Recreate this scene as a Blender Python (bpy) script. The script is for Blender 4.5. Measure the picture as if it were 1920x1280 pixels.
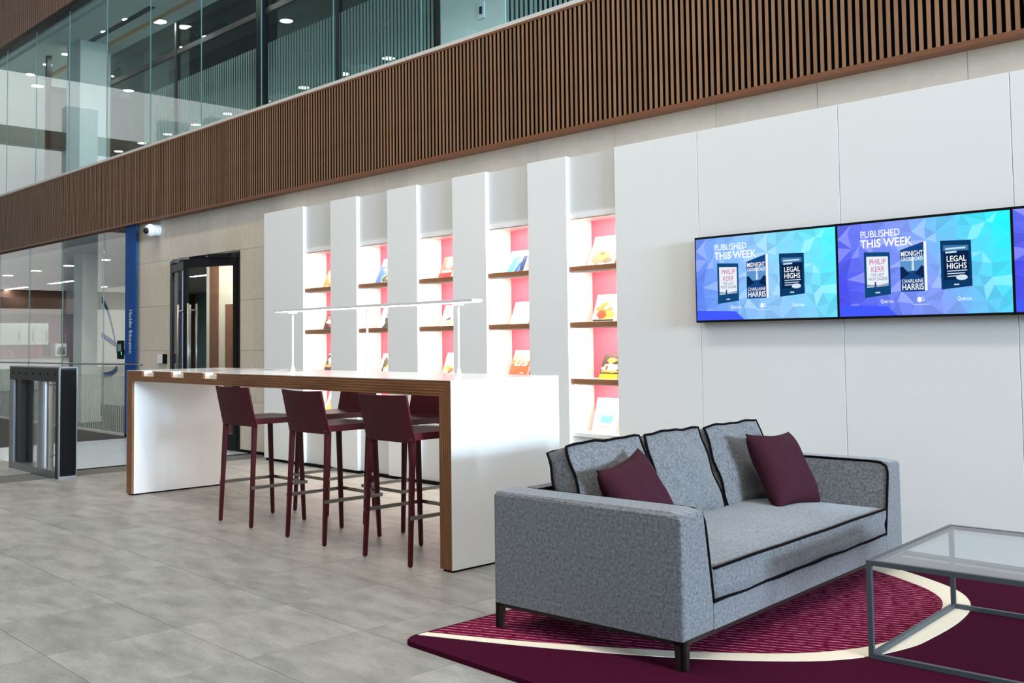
import bpy, bmesh, math, random
from mathutils import Vector, Matrix
random.seed(7)
R = math.radians
for o in list(bpy.data.objects):
    bpy.data.objects.remove(o)
SC = bpy.context.scene
COL = SC.collection

# ------------------------------------------------------------------ camera
EYE = 1.2655
cam_d = bpy.data.cameras.new('camera')
cam = bpy.data.objects.new('camera', cam_d)
COL.objects.link(cam)
SC.camera = cam
cam_d.sensor_width = 36.0
cam_d.lens = 1902.298 / 1920 * 36
cam_d.shift_x = (960 - 891.794) / 1920
cam_d.shift_y = (541.8055 - 640) / 1920
cam_d.clip_end = 400
_y, _p, _r = R(-47.2520007), R(2.92864492), R(-0.65705546)
_f = Vector((math.sin(_y) * math.cos(_p), math.cos(_y) * math.cos(_p), math.sin(_p)))
_rt = Vector((math.cos(_y), -math.sin(_y), 0))
_up = _rt.cross(_f)
_rt2 = _rt * math.cos(_r) + _up * math.sin(_r)
_up2 = _up * math.cos(_r) - _rt * math.sin(_r)
_m = Matrix((_rt2, _up2, -_f)).transposed().to_4x4()
_m.translation = (0, 0, EYE)
cam.matrix_world = _m

# ------------------------------------------------------------------ world and exposure
W = bpy.data.worlds.new('sky')
SC.world = W
W.use_nodes = True
bg = W.node_tree.nodes['Background']
bg.inputs[0].default_value = (1.0, 0.985, 0.965, 1)
bg.inputs[1].default_value = 1.28
SC.view_settings.view_transform = 'Standard'
SC.view_settings.look = 'None'
SC.view_settings.exposure = 0.0
SC.view_settings.gamma = 1.0
SC.view_settings.use_curve_mapping = False
SC.cycles.use_denoising = True
SC.cycles.max_bounces = 10
SC.cycles.transparent_max_bounces = 24
SC.cycles.sample_clamp_indirect = 6.0


def area_light(name, loc, rot, sx, sy, energy, color, parent=None):
    d = bpy.data.lights.new(name, 'AREA')
    d.shape = 'RECTANGLE'
    d.size, d.size_y, d.energy, d.color = sx, sy, energy, color
    o = bpy.data.objects.new(name, d)
    COL.objects.link(o)
    o.location = loc
    o.rotation_euler = rot
    if parent:
        o.parent = parent
    return o


# daylight from the tall glazed front of the atrium, to the right of the photograph
area_light('daylight_entrance', (25.5, 1.0, 4.3), (0, R(90), 0), 3.4, 7.0, 15000, (0.58, 0.78, 1.0))

# daylight from the long rooflight over the atrium
area_light('daylight_rooflight', (-4.5, 1.9, 11.6), (0, 0, 0), 19.0, 0.9, 950, (1.0, 0.955, 0.88))

# ------------------------------------------------------------------ helpers
def srgb(r, g, b):
    f = lambda c: ((c / 255 + 0.055) / 1.055) ** 2.4 if c > 10 else c / 255 / 12.92
    return (f(r), f(g), f(b), 1)


def tag(o, label=None, cat=None, group=None, kind=None):
    if label:
        o['label'] = label
    if cat:
        o['category'] = cat
    if group:
        o['group'] = group
    if kind:
        o['kind'] = kind
    return o


def thing(name, loc=(0, 0, 0), rz=0.0, label=None, cat=None, group=None, kind=None):
    o = bpy.data.objects.new(name, None)
    o.empty_display_size = 0.1
    COL.objects.link(o)
    o.location = loc
    o.rotation_euler = (0, 0, rz)
    return tag(o, label, cat, group, kind)


def link_mesh(name, me, mat=None, parent=None, loc=None, rot=None):
    o = bpy.data.objects.new(name, me)
    COL.objects.link(o)
    if mat and not me.materials:
        me.materials.append(mat)
    if parent:
        o.parent = parent
    if loc:
        o.location = loc
    if rot:
        o.rotation_euler = rot
    return o


def bm_obj(name, bm, mat, parent=None, smooth=False, loc=None, rot=None):
    me = bpy.data.meshes.new(name)
    bmesh.ops.recalc_face_normals(bm, faces=bm.faces)
    bm.to_mesh(me)
    bm.free()
    if smooth:
        for p in me.polygons:
            p.use_smooth = True
    return link_mesh(name, me, mat, parent, loc, rot)


def add_box(bm, x0, x1, y0, y1, z0, z1):
    vs = [bm.verts.new(c) for c in ((x0, y0, z0), (x1, y0, z0), (x1, y1, z0), (x0, y1, z0),
                                    (x0, y0, z1), (x1, y0, z1), (x1, y1, z1), (x0, y1, z1))]
    for f in ((0, 3, 2, 1), (4, 5, 6, 7), (0, 1, 5, 4), (1, 2, 6, 5), (2, 3, 7, 6), (3, 0, 4, 7)):
        bm.faces.new([vs[i] for i in f])
    return vs


def box(name, x0, x1, y0, y1, z0, z1, mat, parent=None, bevel=0.0, seg=2, loc=None, rot=None):
    bm = bmesh.new()
    add_box(bm, min(x0, x1), max(x0, x1), min(y0, y1), max(y0, y1), min(z0, z1), max(z0, z1))
    if bevel:
        bmesh.ops.bevel(bm, geom=bm.edges[:], offset=bevel, segments=seg, affect='EDGES', profile=0.6)
    return bm_obj(name, bm, mat, parent, smooth=False, loc=loc, rot=rot)


def add_prism(bm, poly, axis, a, b):
    """poly: 2-D points; axis: the extrusion axis ('x','y','z') from a to b."""
    def pt(p, t):
        return {'x': (t, p[0], p[1]), 'y': (p[0], t, p[1]), 'z': (p[0], p[1], t)}[axis]
    A = [bm.verts.new(pt(p, a)) for p in poly]
    B = [bm.verts.new(pt(p, b)) for p in poly]
    n = len(poly)
    bm.faces.new(A)
    bm.faces.new(B[::-1])
    for i in range(n):
        bm.faces.new((A[i], B[i], B[(i + 1) % n], A[(i + 1) % n]))


def add_tube(bm, pts, r, n=8, closed=False):
    pts = [Vector(p) for p in pts]
    rings = []
    N = len(pts)
    prev = None
    for i, p in enumerate(pts):
        if closed:
            t = (pts[(i + 1) % N] - pts[i - 1])
        else:
            t = pts[min(i + 1, N - 1)] - pts[max(i - 1, 0)]
        t.normalize()
        if prev is None:
            a = Vector((0, 0, 1)) if abs(t.z) < 0.9 else Vector((1, 0, 0))
            u = t.cross(a).normalized()
        else:
            u = (prev - t * prev.dot(t)).normalized()
        prev = u
        w = t.cross(u)
        rings.append([bm.verts.new(p + (u * math.cos(2 * math.pi * k / n) + w * math.sin(2 * math.pi * k / n)) * r) for k in range(n)])
    for i in range(N if closed else N - 1):
        a, b = rings[i], rings[(i + 1) % N]
        for k in range(n):
            bm.faces.new((a[k], a[(k + 1) % n], b[(k + 1) % n], b[k]))
    if not closed:
        bm.faces.new(rings[0][::-1])
        bm.faces.new(rings[-1])


def tube(name, pts, r, mat, parent=None, n=8, closed=False):
    bm = bmesh.new()
    add_tube(bm, pts, r, n, closed)
    return bm_obj(name, bm, mat, parent, smooth=True)


def add_cyl(bm, c, r0, r1, z0, z1, n=20):
    A = [bm.verts.new((c[0] + r0 * math.cos(2 * math.pi * k / n), c[1] + r0 * math.sin(2 * math.pi * k / n), z0)) for k in range(n)]
    B = [bm.verts.new((c[0] + r1 * math.cos(2 * math.pi * k / n), c[1] + r1 * math.sin(2 * math.pi * k / n), z1)) for k in range(n)]
    bm.faces.new(A[::-1])
    bm.faces.new(B)
    for k in range(n):
        bm.faces.new((A[k], A[(k + 1) % n], B[(k + 1) % n], B[k]))


def cyl(name, c, r0, r1, z0, z1, mat, parent=None, n=20):
    bm = bmesh.new()
    add_cyl(bm, c, r0, r1, z0, z1, n)
    return bm_obj(name, bm, mat, parent)


def copy_tree(o, parent=None):
    c = o.copy()
    COL.objects.link(c)
    if parent:
        c.parent = parent
    for ch in o.children:
        copy_tree(ch, c)
    return c


# ------------------------------------------------------------------ materials
def nodes_of(name):
    m = bpy.data.materials.new(name)
    m.use_nodes = True
    nt = m.node_tree
    return m, nt, nt.nodes['Principled BSDF']


def mat(name, col, rough=0.5, metal=0.0, var=0.0, scale=8.0, bump=0.0, bscale=None, stretch=(1, 1, 1), rand=0.0, spec=0.5, detail=4.0, coat=0.0):
    """plain procedural material: base colour with noise variation, per-object variation and fine bump"""
    m, nt, b = nodes_of(name)
    N, L = nt.nodes, nt.links
    b.inputs['Roughness'].default_value = rough
    b.inputs['Metallic'].default_value = metal
    b.inputs['Specular IOR Level'].default_value = spec
    b.inputs['Coat Weight'].default_value = coat
    b.inputs['Base Color'].default_value = col
    tc = N.new('ShaderNodeTexCoord')
    mp = N.new('ShaderNodeMapping')
    mp.inputs['Scale'].default_value = stretch
    L.new(tc.outputs['Object'], mp.inputs['Vector'])
    out = None
    if var:
        no = N.new('ShaderNodeTexNoise')
        no.inputs['Scale'].default_value = scale
        no.inputs['Detail'].default_value = detail
        L.new(mp.outputs[0], no.inputs['Vector'])
        mr = N.new('ShaderNodeMapRange')
        mr.inputs[1].default_value = 0.25
        mr.inputs[2].default_value = 0.75
        mr.inputs[3].default_value = 1 - var
        mr.inputs[4].default_value = 1 + var
        L.new(no.outputs['Fac'], mr.inputs[0])
        out = mr.outputs[0]
    if rand:
        oi = N.new('ShaderNodeObjectInfo')
        mr2 = N.new('ShaderNodeMapRange')
        mr2.inputs[3].default_value = 1 - rand
        mr2.inputs[4].default_value = 1 + rand
        L.new(oi.outputs['Random'], mr2.inputs[0])
        if out is None:
            out = mr2.outputs[0]
        else:
            mu = N.new('ShaderNodeMath')
            mu.operation = 'MULTIPLY'
            L.new(out, mu.inputs[0])
            L.new(mr2.outputs[0], mu.inputs[1])
            out = mu.outputs[0]
    if out is not None:
        hs = N.new('ShaderNodeHueSaturation')
        hs.inputs['Color'].default_value = col
        L.new(out, hs.inputs['Value'])
        L.new(hs.outputs[0], b.inputs['Base Color'])
    if bump:
        nb = N.new('ShaderNodeTexNoise')
        nb.inputs['Scale'].default_value = bscale or scale
        nb.inputs['Detail'].default_value = 3
        L.new(mp.outputs[0], nb.inputs['Vector'])
        bp = N.new('ShaderNodeBump')
        bp.inputs['Strength'].default_value = bump
        bp.inputs['Distance'].default_value = 0.01
        L.new(nb.outputs['Fac'], bp.inputs['Height'])
        L.new(bp.outputs[0], b.inputs['Normal'])
    return m


def emit(name, col, strength, sampling=True):
    m = bpy.data.materials.new(name)
    m.use_nodes = True
    nt = m.node_tree
    nt.nodes.remove(nt.nodes['Principled BSDF'])
    e = nt.nodes.new('ShaderNodeEmission')
    e.inputs[0].default_value = col
    e.inputs[1].default_value = strength
    nt.links.new(e.outputs[0], nt.nodes['Material Output'].inputs[0])
    if not sampling:
        m.cycles.emission_sampling = 'NONE'
    return m


def glass(name, tint, ior=1.5, rough=0.0, gl=(1, 1, 1, 1)):
    """thin pane: clear transmission with a fresnel mirror on top"""
    m = bpy.data.materials.new(name)
    m.use_nodes = True
    nt = m.node_tree
    N, L = nt.nodes, nt.links
    N.remove(N['Principled BSDF'])
    t = N.new('ShaderNodeBsdfTransparent')
    t.inputs[0].default_value = tint
    g = N.new('ShaderNodeBsdfGlossy')
    g.inputs[0].default_value = gl
    g.inputs['Roughness'].default_value = rough
    fr = N.new('ShaderNodeFresnel')
    ge = N.new('ShaderNodeNewGeometry')      # same mirror strength on both faces of the pane
    mi = N.new('ShaderNodeMapRange')
    mi.inputs[3].default_value = ior
    mi.inputs[4].default_value = 1 / ior
    L.new(ge.outputs['Backfacing'], mi.inputs[0])
    L.new(mi.outputs[0], fr.inputs[0])
    mx = N.new('ShaderNodeMixShader')
    L.new(fr.outputs[0], mx.inputs[0])
    L.new(t.outputs[0], mx.inputs[1])
    L.new(g.outputs[0], mx.inputs[2])
    L.new(mx.outputs[0], N['Material Output'].inputs[0])
    return m


def frost(name, col, alpha):
    m = bpy.data.materials.new(name)
    m.use_nodes = True
    nt = m.node_tree
    N, L = nt.nodes, nt.links
    b = N['Principled BSDF']
    b.inputs['Base Color'].default_value = col
    b.inputs['Roughness'].default_value = 0.6
    t = N.new('ShaderNodeBsdfTransparent')
    tl = N.new('ShaderNodeBsdfTranslucent')
    tl.inputs[0].default_value = col
    ad = N.new('ShaderNodeMixShader')
    ad.inputs[0].default_value = 0.5
    L.new(b.outputs[0], ad.inputs[1])
    L.new(tl.outputs[0], ad.inputs[2])
    mx = N.new('ShaderNodeMixShader')
    mx.inputs[0].default_value = alpha
    L.new(t.outputs[0], mx.inputs[1])
    L.new(ad.outputs[0], mx.inputs[2])
    L.new(mx.outputs[0], N['Material Output'].inputs[0])
    return m


def stone_mat(name, cA, cB, rough, rand):
    m, nt, b = nodes_of(name)
    N, L = nt.nodes, nt.links
    ge = N.new('ShaderNodeNewGeometry')
    oi = N.new('ShaderNodeObjectInfo')
    ad = N.new('ShaderNodeVectorMath')
    ad.operation = 'MULTIPLY_ADD'
    ad.inputs[1].default_value = (17, 31, 0)
    L.new(oi.outputs['Random'], ad.inputs[0])
    L.new(ge.outputs['Position'], ad.inputs[2])
    mp = N.new('ShaderNodeMapping')
    mp.inputs['Rotation'].default_value = (0, 0, R(35))
    mp.inputs['Scale'].default_value = (1.0, 2.6, 1)
    L.new(ad.outputs[0], mp.inputs['Vector'])
    n1 = N.new('ShaderNodeTexNoise')
    n1.inputs['Scale'].default_value = 3.2
    n1.inputs['Detail'].default_value = 8
    n1.inputs['Roughness'].default_value = 0.62
    L.new(mp.outputs[0], n1.inputs['Vector'])
    n2 = N.new('ShaderNodeTexNoise')
    n2.inputs['Scale'].default_value = 38
    n2.inputs['Detail'].default_value = 5
    L.new(mp.outputs[0], n2.inputs['Vector'])
    rp = N.new('ShaderNodeValToRGB')
    rp.color_ramp.elements[0].position = 0.32
    rp.color_ramp.elements[0].color = cA
    rp.color_ramp.elements[1].position = 0.62
    rp.color_ramp.elements[1].color = cB
    L.new(n1.outputs['Fac'], rp.inputs[0])
    mr = N.new('ShaderNodeMapRange')
    mr.inputs[3].default_value = 0.74
    mr.inputs[4].default_value = 1.26
    L.new(n2.outputs['Fac'], mr.inputs[0])
    mr2 = N.new('ShaderNodeMapRange')
    mr2.inputs[3].default_value = 1 - rand
    mr2.inputs[4].default_value = 1 + rand
    L.new(oi.outputs['Random'], mr2.inputs[0])
    mu = N.new('ShaderNodeMath')
    mu.operation = 'MULTIPLY'
    L.new(mr.outputs[0], mu.inputs[0])
    L.new(mr2.outputs[0], mu.inputs[1])
    # small pale fossil flecks
    vo = N.new('ShaderNodeTexVoronoi')
    vo.inputs['Scale'].default_value = 9
    L.new(ad.outputs[0], vo.inputs['Vector'])
    fl = N.new('ShaderNodeMapRange')
    fl.inputs[1].default_value = 0.0
    fl.inputs[2].default_value = 0.075
    fl.inputs[3].default_value = 1.35
    fl.inputs[4].default_value = 1.0
    L.new(vo.outputs['Distance'], fl.inputs[0])
    mu2 = N.new('ShaderNodeMath')
    mu2.operation = 'MULTIPLY'
    L.new(mu.outputs[0], mu2.inputs[0])
    L.new(fl.outputs[0], mu2.inputs[1])
    hs = N.new('ShaderNodeHueSaturation')
    L.new(rp.outputs[0], hs.inputs['Color'])
    L.new(mu2.outputs[0], hs.inputs['Value'])
    L.new(hs.outputs[0], b.inputs['Base Color'])
    b.inputs['Roughness'].default_value = rough
    b.inputs['Specular IOR Level'].default_value = 0.4
    bp = N.new('ShaderNodeBump')
    bp.inputs['Strength'].default_value = 0.12
    bp.inputs['Distance'].default_value = 0.01
    L.new(n2.outputs['Fac'], bp.inputs['Height'])
    L.new(bp.outputs[0], b.inputs['Normal'])
    return m


def ply_mat(name, axis, period=0.017):
    """laminated walnut edge: strips stacked along one axis"""
    m, nt, b = nodes_of(name)
    N, L = nt.nodes, nt.links
    tc = N.new('ShaderNodeTexCoord')
    sp = N.new('ShaderNodeSeparateXYZ')
    L.new(tc.outputs['Object'], sp.inputs[0])
    mm = N.new('ShaderNodeMath')
    mm.operation = 'MULTIPLY'
    mm.inputs[1].default_value = 1 / period
    L.new(sp.outputs[axis], mm.inputs[0])
    wn = N.new('ShaderNodeMath')
    wn.operation = 'FRACT'
    L.new(mm.outputs[0], wn.inputs[0])
    rp = N.new('ShaderNodeValToRGB')
    e = rp.color_ramp.elements
    e[0].position = 0.0
    e[0].color = srgb(72, 42, 22)
    e[1].position = 0.28
    e[1].color = srgb(140, 92, 54)
    n3 = e.new(0.75)
    n3.color = srgb(122, 78, 44)
    n4 = e.new(1.0)
    n4.color = srgb(78, 46, 25)
    L.new(wn.outputs[0], rp.inputs[0])
    mp = N.new('ShaderNodeMapping')
    sc = [6, 6, 6]
    sc['XYZ'.index(axis)] = 160
    mp.inputs['Scale'].default_value = sc
    L.new(tc.outputs['Object'], mp.inputs['Vector'])
    no = N.new('ShaderNodeTexNoise')
    no.inputs['Scale'].default_value = 1.0
    no.inputs['Detail'].default_value = 5
    L.new(mp.outputs[0], no.inputs['Vector'])
    mr = N.new('ShaderNodeMapRange')
    mr.inputs[1].default_value = 0.3
    mr.inputs[2].default_value = 0.7
    mr.inputs[3].default_value = 0.7
    mr.inputs[4].default_value = 1.2
    L.new(no.outputs['Fac'], mr.inputs[0])
    hs = N.new('ShaderNodeHueSaturation')
    L.new(rp.outputs[0], hs.inputs['Color'])
    L.new(mr.outputs[0], hs.inputs['Value'])
    L.new(hs.outputs[0], b.inputs['Base Color'])
    b.inputs['Roughness'].default_value = 0.45
    return m


def felt_mat(name, cA, cB):
    m, nt, b = nodes_of(name)
    N, L = nt.nodes, nt.links
    tc = N.new('ShaderNodeTexCoord')
    n1 = N.new('ShaderNodeTexNoise')
    n1.inputs['Scale'].default_value = 75
    n1.inputs['Detail'].default_value = 7
    n1.inputs['Roughness'].default_value = 0.85
    L.new(tc.outputs['Object'], n1.inputs['Vector'])
    rp = N.new('ShaderNodeValToRGB')
    rp.color_ramp.elements[0].position = 0.35
    rp.color_ramp.elements[0].color = cA
    rp.color_ramp.elements[1].position = 0.65
    rp.color_ramp.elements[1].color = cB
    L.new(n1.outputs['Fac'], rp.inputs[0])
    L.new(rp.outputs[0], b.inputs['Base Color'])
    b.inputs['Roughness'].default_value = 0.95
    b.inputs['Sheen Weight'].default_value = 0.25
    b.inputs['Specular IOR Level'].default_value = 0.15
    bp = N.new('ShaderNodeBump')
    bp.inputs['Strength'].default_value = 0.2
    bp.inputs['Distance'].default_value = 0.004
    L.new(n1.outputs['Fac'], bp.inputs['Height'])
    L.new(bp.outputs[0], b.inputs['Normal'])
    return m


def rug_stripe_mat(name, ang, base, fleck, period):
    """plum pile with rows of broken pale stitches"""
    m, nt, b = nodes_of(name)
    N, L = nt.nodes, nt.links
    ge = N.new('ShaderNodeTexCoord')
    mp = N.new('ShaderNodeMapping')
    mp.inputs['Rotation'].default_value = (0, 0, -ang)
    L.new(ge.outputs['Object'], mp.inputs['Vector'])
    sp = N.new('ShaderNodeSeparateXYZ')
    L.new(mp.outputs[0], sp.inputs[0])
    mu = N.new('ShaderNodeMath')
    mu.operation = 'MULTIPLY'
    mu.inputs[1].default_value = 1 / period
    L.new(sp.outputs['Y'], mu.inputs[0])
    fr = N.new('ShaderNodeMath')
    fr.operation = 'FRACT'
    L.new(mu.outputs[0], fr.inputs[0])
    lt = N.new('ShaderNodeMath')
    lt.operation = 'LESS_THAN'
    lt.inputs[1].default_value = 0.20
    L.new(fr.outputs[0], lt.inputs[0])
    mp2 = N.new('ShaderNodeMapping')
    mp2.inputs['Rotation'].default_value = (0, 0, -ang)
    mp2.inputs['Scale'].default_value = (1, 1, 1)
    L.new(ge.outputs['Object'], mp2.inputs['Vector'])
    mp3 = N.new('ShaderNodeMapping')
    mp3.inputs['Scale'].default_value = (28, 27, 1)
    L.new(mp2.outputs[0], mp3.inputs['Vector'])
    no = N.new('ShaderNodeTexNoise')
    no.inputs['Scale'].default_value = 1.0
    no.inputs['Detail'].default_value = 2
    L.new(mp3.outputs[0], no.inputs['Vector'])
    gt = N.new('ShaderNodeMapRange')
    gt.inputs[1].default_value = 0.34
    gt.inputs[2].default_value = 0.62
    L.new(no.outputs['Fac'], gt.inputs[0])
    pr = N.new('ShaderNodeMath')
    pr.operation = 'MULTIPLY'
    L.new(lt.outputs[0], pr.inputs[0])
    L.new(gt.outputs[0], pr.inputs[1])
    mx = N.new('ShaderNodeMix')
    mx.data_type = 'RGBA'
    mx.inputs[6].default_value = base
    mx.inputs[7].default_value = fleck
    L.new(pr.outputs[0], mx.inputs[0])
    L.new(mx.outputs[2], b.inputs['Base Color'])
    b.inputs['Roughness'].default_value = 1.0
    b.inputs['Specular IOR Level'].default_value = 0.05
    return m


def attr_emit(name, strength):
    m = bpy.data.materials.new(name)
    m.use_nodes = True
    nt = m.node_tree
    nt.nodes.remove(nt.nodes['Principled BSDF'])
    a = nt.nodes.new('ShaderNodeAttribute')
    a.attribute_name = 'Col'
    e = nt.nodes.new('ShaderNodeEmission')
    e.inputs[1].default_value = strength
    nt.links.new(a.outputs['Color'], e.inputs[0])
    nt.links.new(e.outputs[0], nt.nodes['Material Output'].inputs[0])
    return m


M_floor = stone_mat('limestone_floor', srgb(118, 117, 113), srgb(148, 146, 140), 0.42, 0.085)
M_grout = mat('grout', srgb(88, 87, 84), 0.9, var=0.1, scale=20)
M_pale = mat('pale_floor', srgb(176, 186, 196), 0.22, var=0.06, scale=3, stretch=(1, 4, 1))
M_dark_mat = mat('dark_carpet', srgb(52, 50, 48), 0.95, var=0.15, scale=60)
M_stone = mat('sandstone', srgb(210, 201, 186), 0.75, var=0.05, scale=14, rand=0.045, bump=0.05, bscale=90)
M_joint = mat('stone_joint', srgb(214, 208, 198), 0.9, var=0.03)
M_white = mat('white_panel', srgb(226, 227, 225), 0.6, var=0.008, scale=60, bump=0.02, bscale=250)
M_grey = mat('grey_panel', srgb(206, 207, 205), 0.65, var=0.015, scale=120, bump=0.03, bscale=300)
M_black = mat('black', srgb(10, 10, 11), 0.7, spec=0.12, var=0.1, scale=30)
M_blackmetal = mat('black_metal', srgb(20, 20, 22), 0.45, 0.0, spec=0.3, var=0.08, scale=30)
M_slat = mat('walnut_slat', srgb(138, 102, 73), 0.5, var=0.16, scale=5, stretch=(6, 6, 1), rand=0.14)
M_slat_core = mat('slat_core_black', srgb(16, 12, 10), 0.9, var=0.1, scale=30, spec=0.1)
M_slat_rail = mat('walnut_rail', srgb(112, 70, 44), 0.5, var=0.15, scale=6, stretch=(1, 6, 6))
M_slat_dark = mat('slat_far', srgb(110, 86, 72), 0.4, var=0.1, scale=5, stretch=(6, 6, 1))
M_cap = mat('cap_rail', srgb(196, 196, 190), 0.4, var=0.03)
M_ply_top = ply_mat('laminate_horizontal', 'Z', 0.0165)
M_ply_leg = ply_mat('laminate_vertical', 'X', 0.0165)
M_gloss = mat('white_gloss', srgb(238, 238, 236), 0.12, var=0.006, scale=4, spec=0.5)
M_walnut = mat('walnut_shelf', srgb(150, 102, 68), 0.45, var=0.25, scale=5, stretch=(1, 30, 60))
M_oak = mat('oak_inset', srgb(206, 160, 112), 0.5, var=0.15, scale=6, stretch=(1, 6, 30))
M_pink = mat('raspberry_back', srgb(206, 84, 104), 0.5, var=0.03, scale=8)
M_leather = mat('burgundy_leather', srgb(70, 16, 24), 0.5, var=0.06, scale=40, spec=0.25, bump=0.04, bscale=400)
M_seat_leather = mat('seat_leather', srgb(84, 26, 34), 0.32, spec=0.4, var=0.06, scale=40, bump=0.04, bscale=400)
M_steel = mat('brushed_steel', srgb(150, 146, 138), 0.35, 0.9, var=0.08, scale=30, stretch=(1, 20, 20))
M_felt = felt_mat('grey_felt', srgb(52, 53, 55), srgb(126, 127, 129))
M_pipe = mat('black_piping', srgb(11, 7, 9), 0.9, spec=0.06, var=0.1, scale=60)
M_plum = mat('plum_cotton', srgb(50, 14, 26), 0.9, spec=0.2, var=0.1, scale=200, bump=0.08, bscale=500)
M_bronze = mat('dark_bronze', srgb(42, 34, 32), 0.4, 0.5, var=0.06, scale=20)
M_rug = mat('rug_plum', srgb(60, 9, 33), 1.0, var=0.2, scale=90, bump=0.5, bscale=260, spec=0.05)
M_rug_in = rug_stripe_mat('rug_striped', R(27), srgb(92, 8, 44), srgb(214, 130, 148), 0.037)
M_rug_cream = mat('rug_cream', srgb(224, 212, 190), 1.0, var=0.06, scale=160, bump=0.4, bscale=300, spec=0.05)
M_ctmetal = mat('slate_metal', srgb(76, 84, 88), 0.4, 0.4, var=0.05, scale=10)
M_ctglass = glass('table_glass', (0.88, 0.92, 0.95, 1), 1.65)
M_glass_up = glass('gallery_glass', (0.84, 0.94, 0.95, 1), 1.55)
M_glass_low = glass('office_glass', (0.94, 0.97, 0.97, 1), 1.28)
M_glass_in = glass('partition_glass', (0.42, 0.46, 0.46, 1), 1.3)  # shade put into the tint, so the gallery rooms behind look dark
M_frost = frost('frosted_stripe', srgb(206, 220, 212), 0.92)
M_frost2 = frost('frosted_stripe_office', srgb(214, 222, 214), 0.45)
M_ceil = mat('ceiling_white', srgb(214, 218, 218), 0.8, var=0.02)
M_ceil_up = mat('ceiling_gallery', srgb(206, 216, 216), 0.8, var=0.02)
M_ceil_dk = mat('ceiling_grey', srgb(150, 158, 158), 0.8, var=0.02)
M_plaster = mat('plaster', srgb(222, 224, 220), 0.8, var=0.02)
M_brown_wall = mat('brown_veneer', srgb(92, 66, 52), 0.55, var=0.12, scale=3, stretch=(1, 1, 8))
M_dkbrown = mat('dark_veneer', srgb(44, 32, 29), 0.5, var=0.12, scale=3, stretch=(1, 1, 8))
M_teal = mat('teal_wall', srgb(120, 146, 146), 0.7, var=0.05)
M_blue = mat('blue_banner', srgb(2, 70, 138), 0.6, spec=0.2, var=0.04)
M_lettering = mat('white_lettering', srgb(240, 243, 246), 0.6, var=0.01)
M_silver = mat('silver', srgb(186, 190, 194), 0.28, 0.9, var=0.05, scale=10)
M_alu = mat('aluminium', srgb(132, 136, 140), 0.35, 0.8, var=0.05, scale=10)
M_lampwhite = mat('lamp_white', srgb(206, 205, 202), 0.35, var=0.01)
M_plastic = mat('white_plastic', srgb(228, 230, 233), 0.35, var=0.01)
M_cab = mat('cabinet_white', srgb(226, 236, 230), 0.35, var=0.01)
M_splash = mat('pink_splashback', srgb(206, 62, 98), 0.35, var=0.25, scale=30)
M_counter = mat('counter_brown', srgb(120, 84, 66), 0.5, var=0.1)
M_plumwall = mat('plum_cabinet', srgb(96, 44, 62), 0.4, var=0.1)
M_zebra = mat('zebrano', srgb(222, 216, 204), 0.5, var=0.14, scale=5, stretch=(16, 16, 0.8))
E_down = emit('downlight_glow', (1.0, 0.93, 0.82, 1), 190.0)
E_lin = emit('linear_light_glow', (1.0, 0.95, 0.88, 1), 34.0)
E_lamp = emit('desk_lamp_glow', (1.0, 0.95, 0.86, 1), 9.0)
E_dot = emit('indicator_green', (0.1, 1.0, 0.4, 1), 1.5)

# ------------------------------------------------------------------ floor
YW = 6.10            # face of the stone wall
fl = box('floor', -60, 45, -40, YW + 8, -0.25, -0.004, M_grout)
tag(fl, 'grey limestone paved floor of the atrium', 'floor', kind='structure')
TX, TY = 0.627, 0.571
tm = bpy.data.meshes.new('floor_tile')
_b = bmesh.new()
add_box(_b, 0.0012, TX - 0.0012, 0.0012, TY - 0.0012, -0.02, 0.0)
_b.to_mesh(tm)
_b.free()
tm.materials.append(M_floor)
ntile = 0
rest = bmesh.new()
for i in range(-10, 22):
    for j in range(-14, 7):
        x0, y0 = -4.306 + i * TX, 2.70 + j * TY
        if x0 < -10.5 or y0 > YW - 0.05:
            continue
        if -10.5 <= x0 <= 0.2 and y0 >= 0.3 and ntile < 300:
            link_mesh('floor_tile', tm, None, fl, loc=(x0, y0, 0))
            ntile += 1
        else:
            add_box(rest, x0 + 0.0012, x0 + TX - 0.0012, y0 + 0.0012, y0 + TY - 0.0012, -0.02, 0.0)
for i in range(-60, -10):
    for j in range(-14, 2):
        x0, y0 = -4.306 + i * TX, 2.70 + j * TY
        if x0 < -10.5 and x0 > -30:
            add_box(rest, x0 + 0.0012, x0 + TX - 0.0012, y0 + 0.0012, y0 + TY - 0.0012, -0.02, 0.0)
tag(bm_obj('paving_beyond', rest, M_floor, fl), kind='stuff')
box('pale_floor_panel', -13.45, -10.46, 3.843, YW - 0.02, -0.02, 0.0, M_pale, fl)
box('threshold_strip', -10.46, -10.425, 3.843, YW - 0.02, -0.02, 0.003, M_black, fl)
box('entrance_mat', -22, -13.46, 3.843, YW - 0.1, -0.02, 0.001, M_dark_mat, fl)
box('office_floor', -29, -9.6, YW + 0.02, 15, -0.02, 0.0, M_dark_mat, fl)
box('atrium_floor_beyond', 0.9, 44, -39, YW, -0.02, 0.0, M_floor, fl)
box('atrium_floor_behind', -44, 0.8, -39, -5.4, -0.02, 0.0, M_floor, fl)

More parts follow.
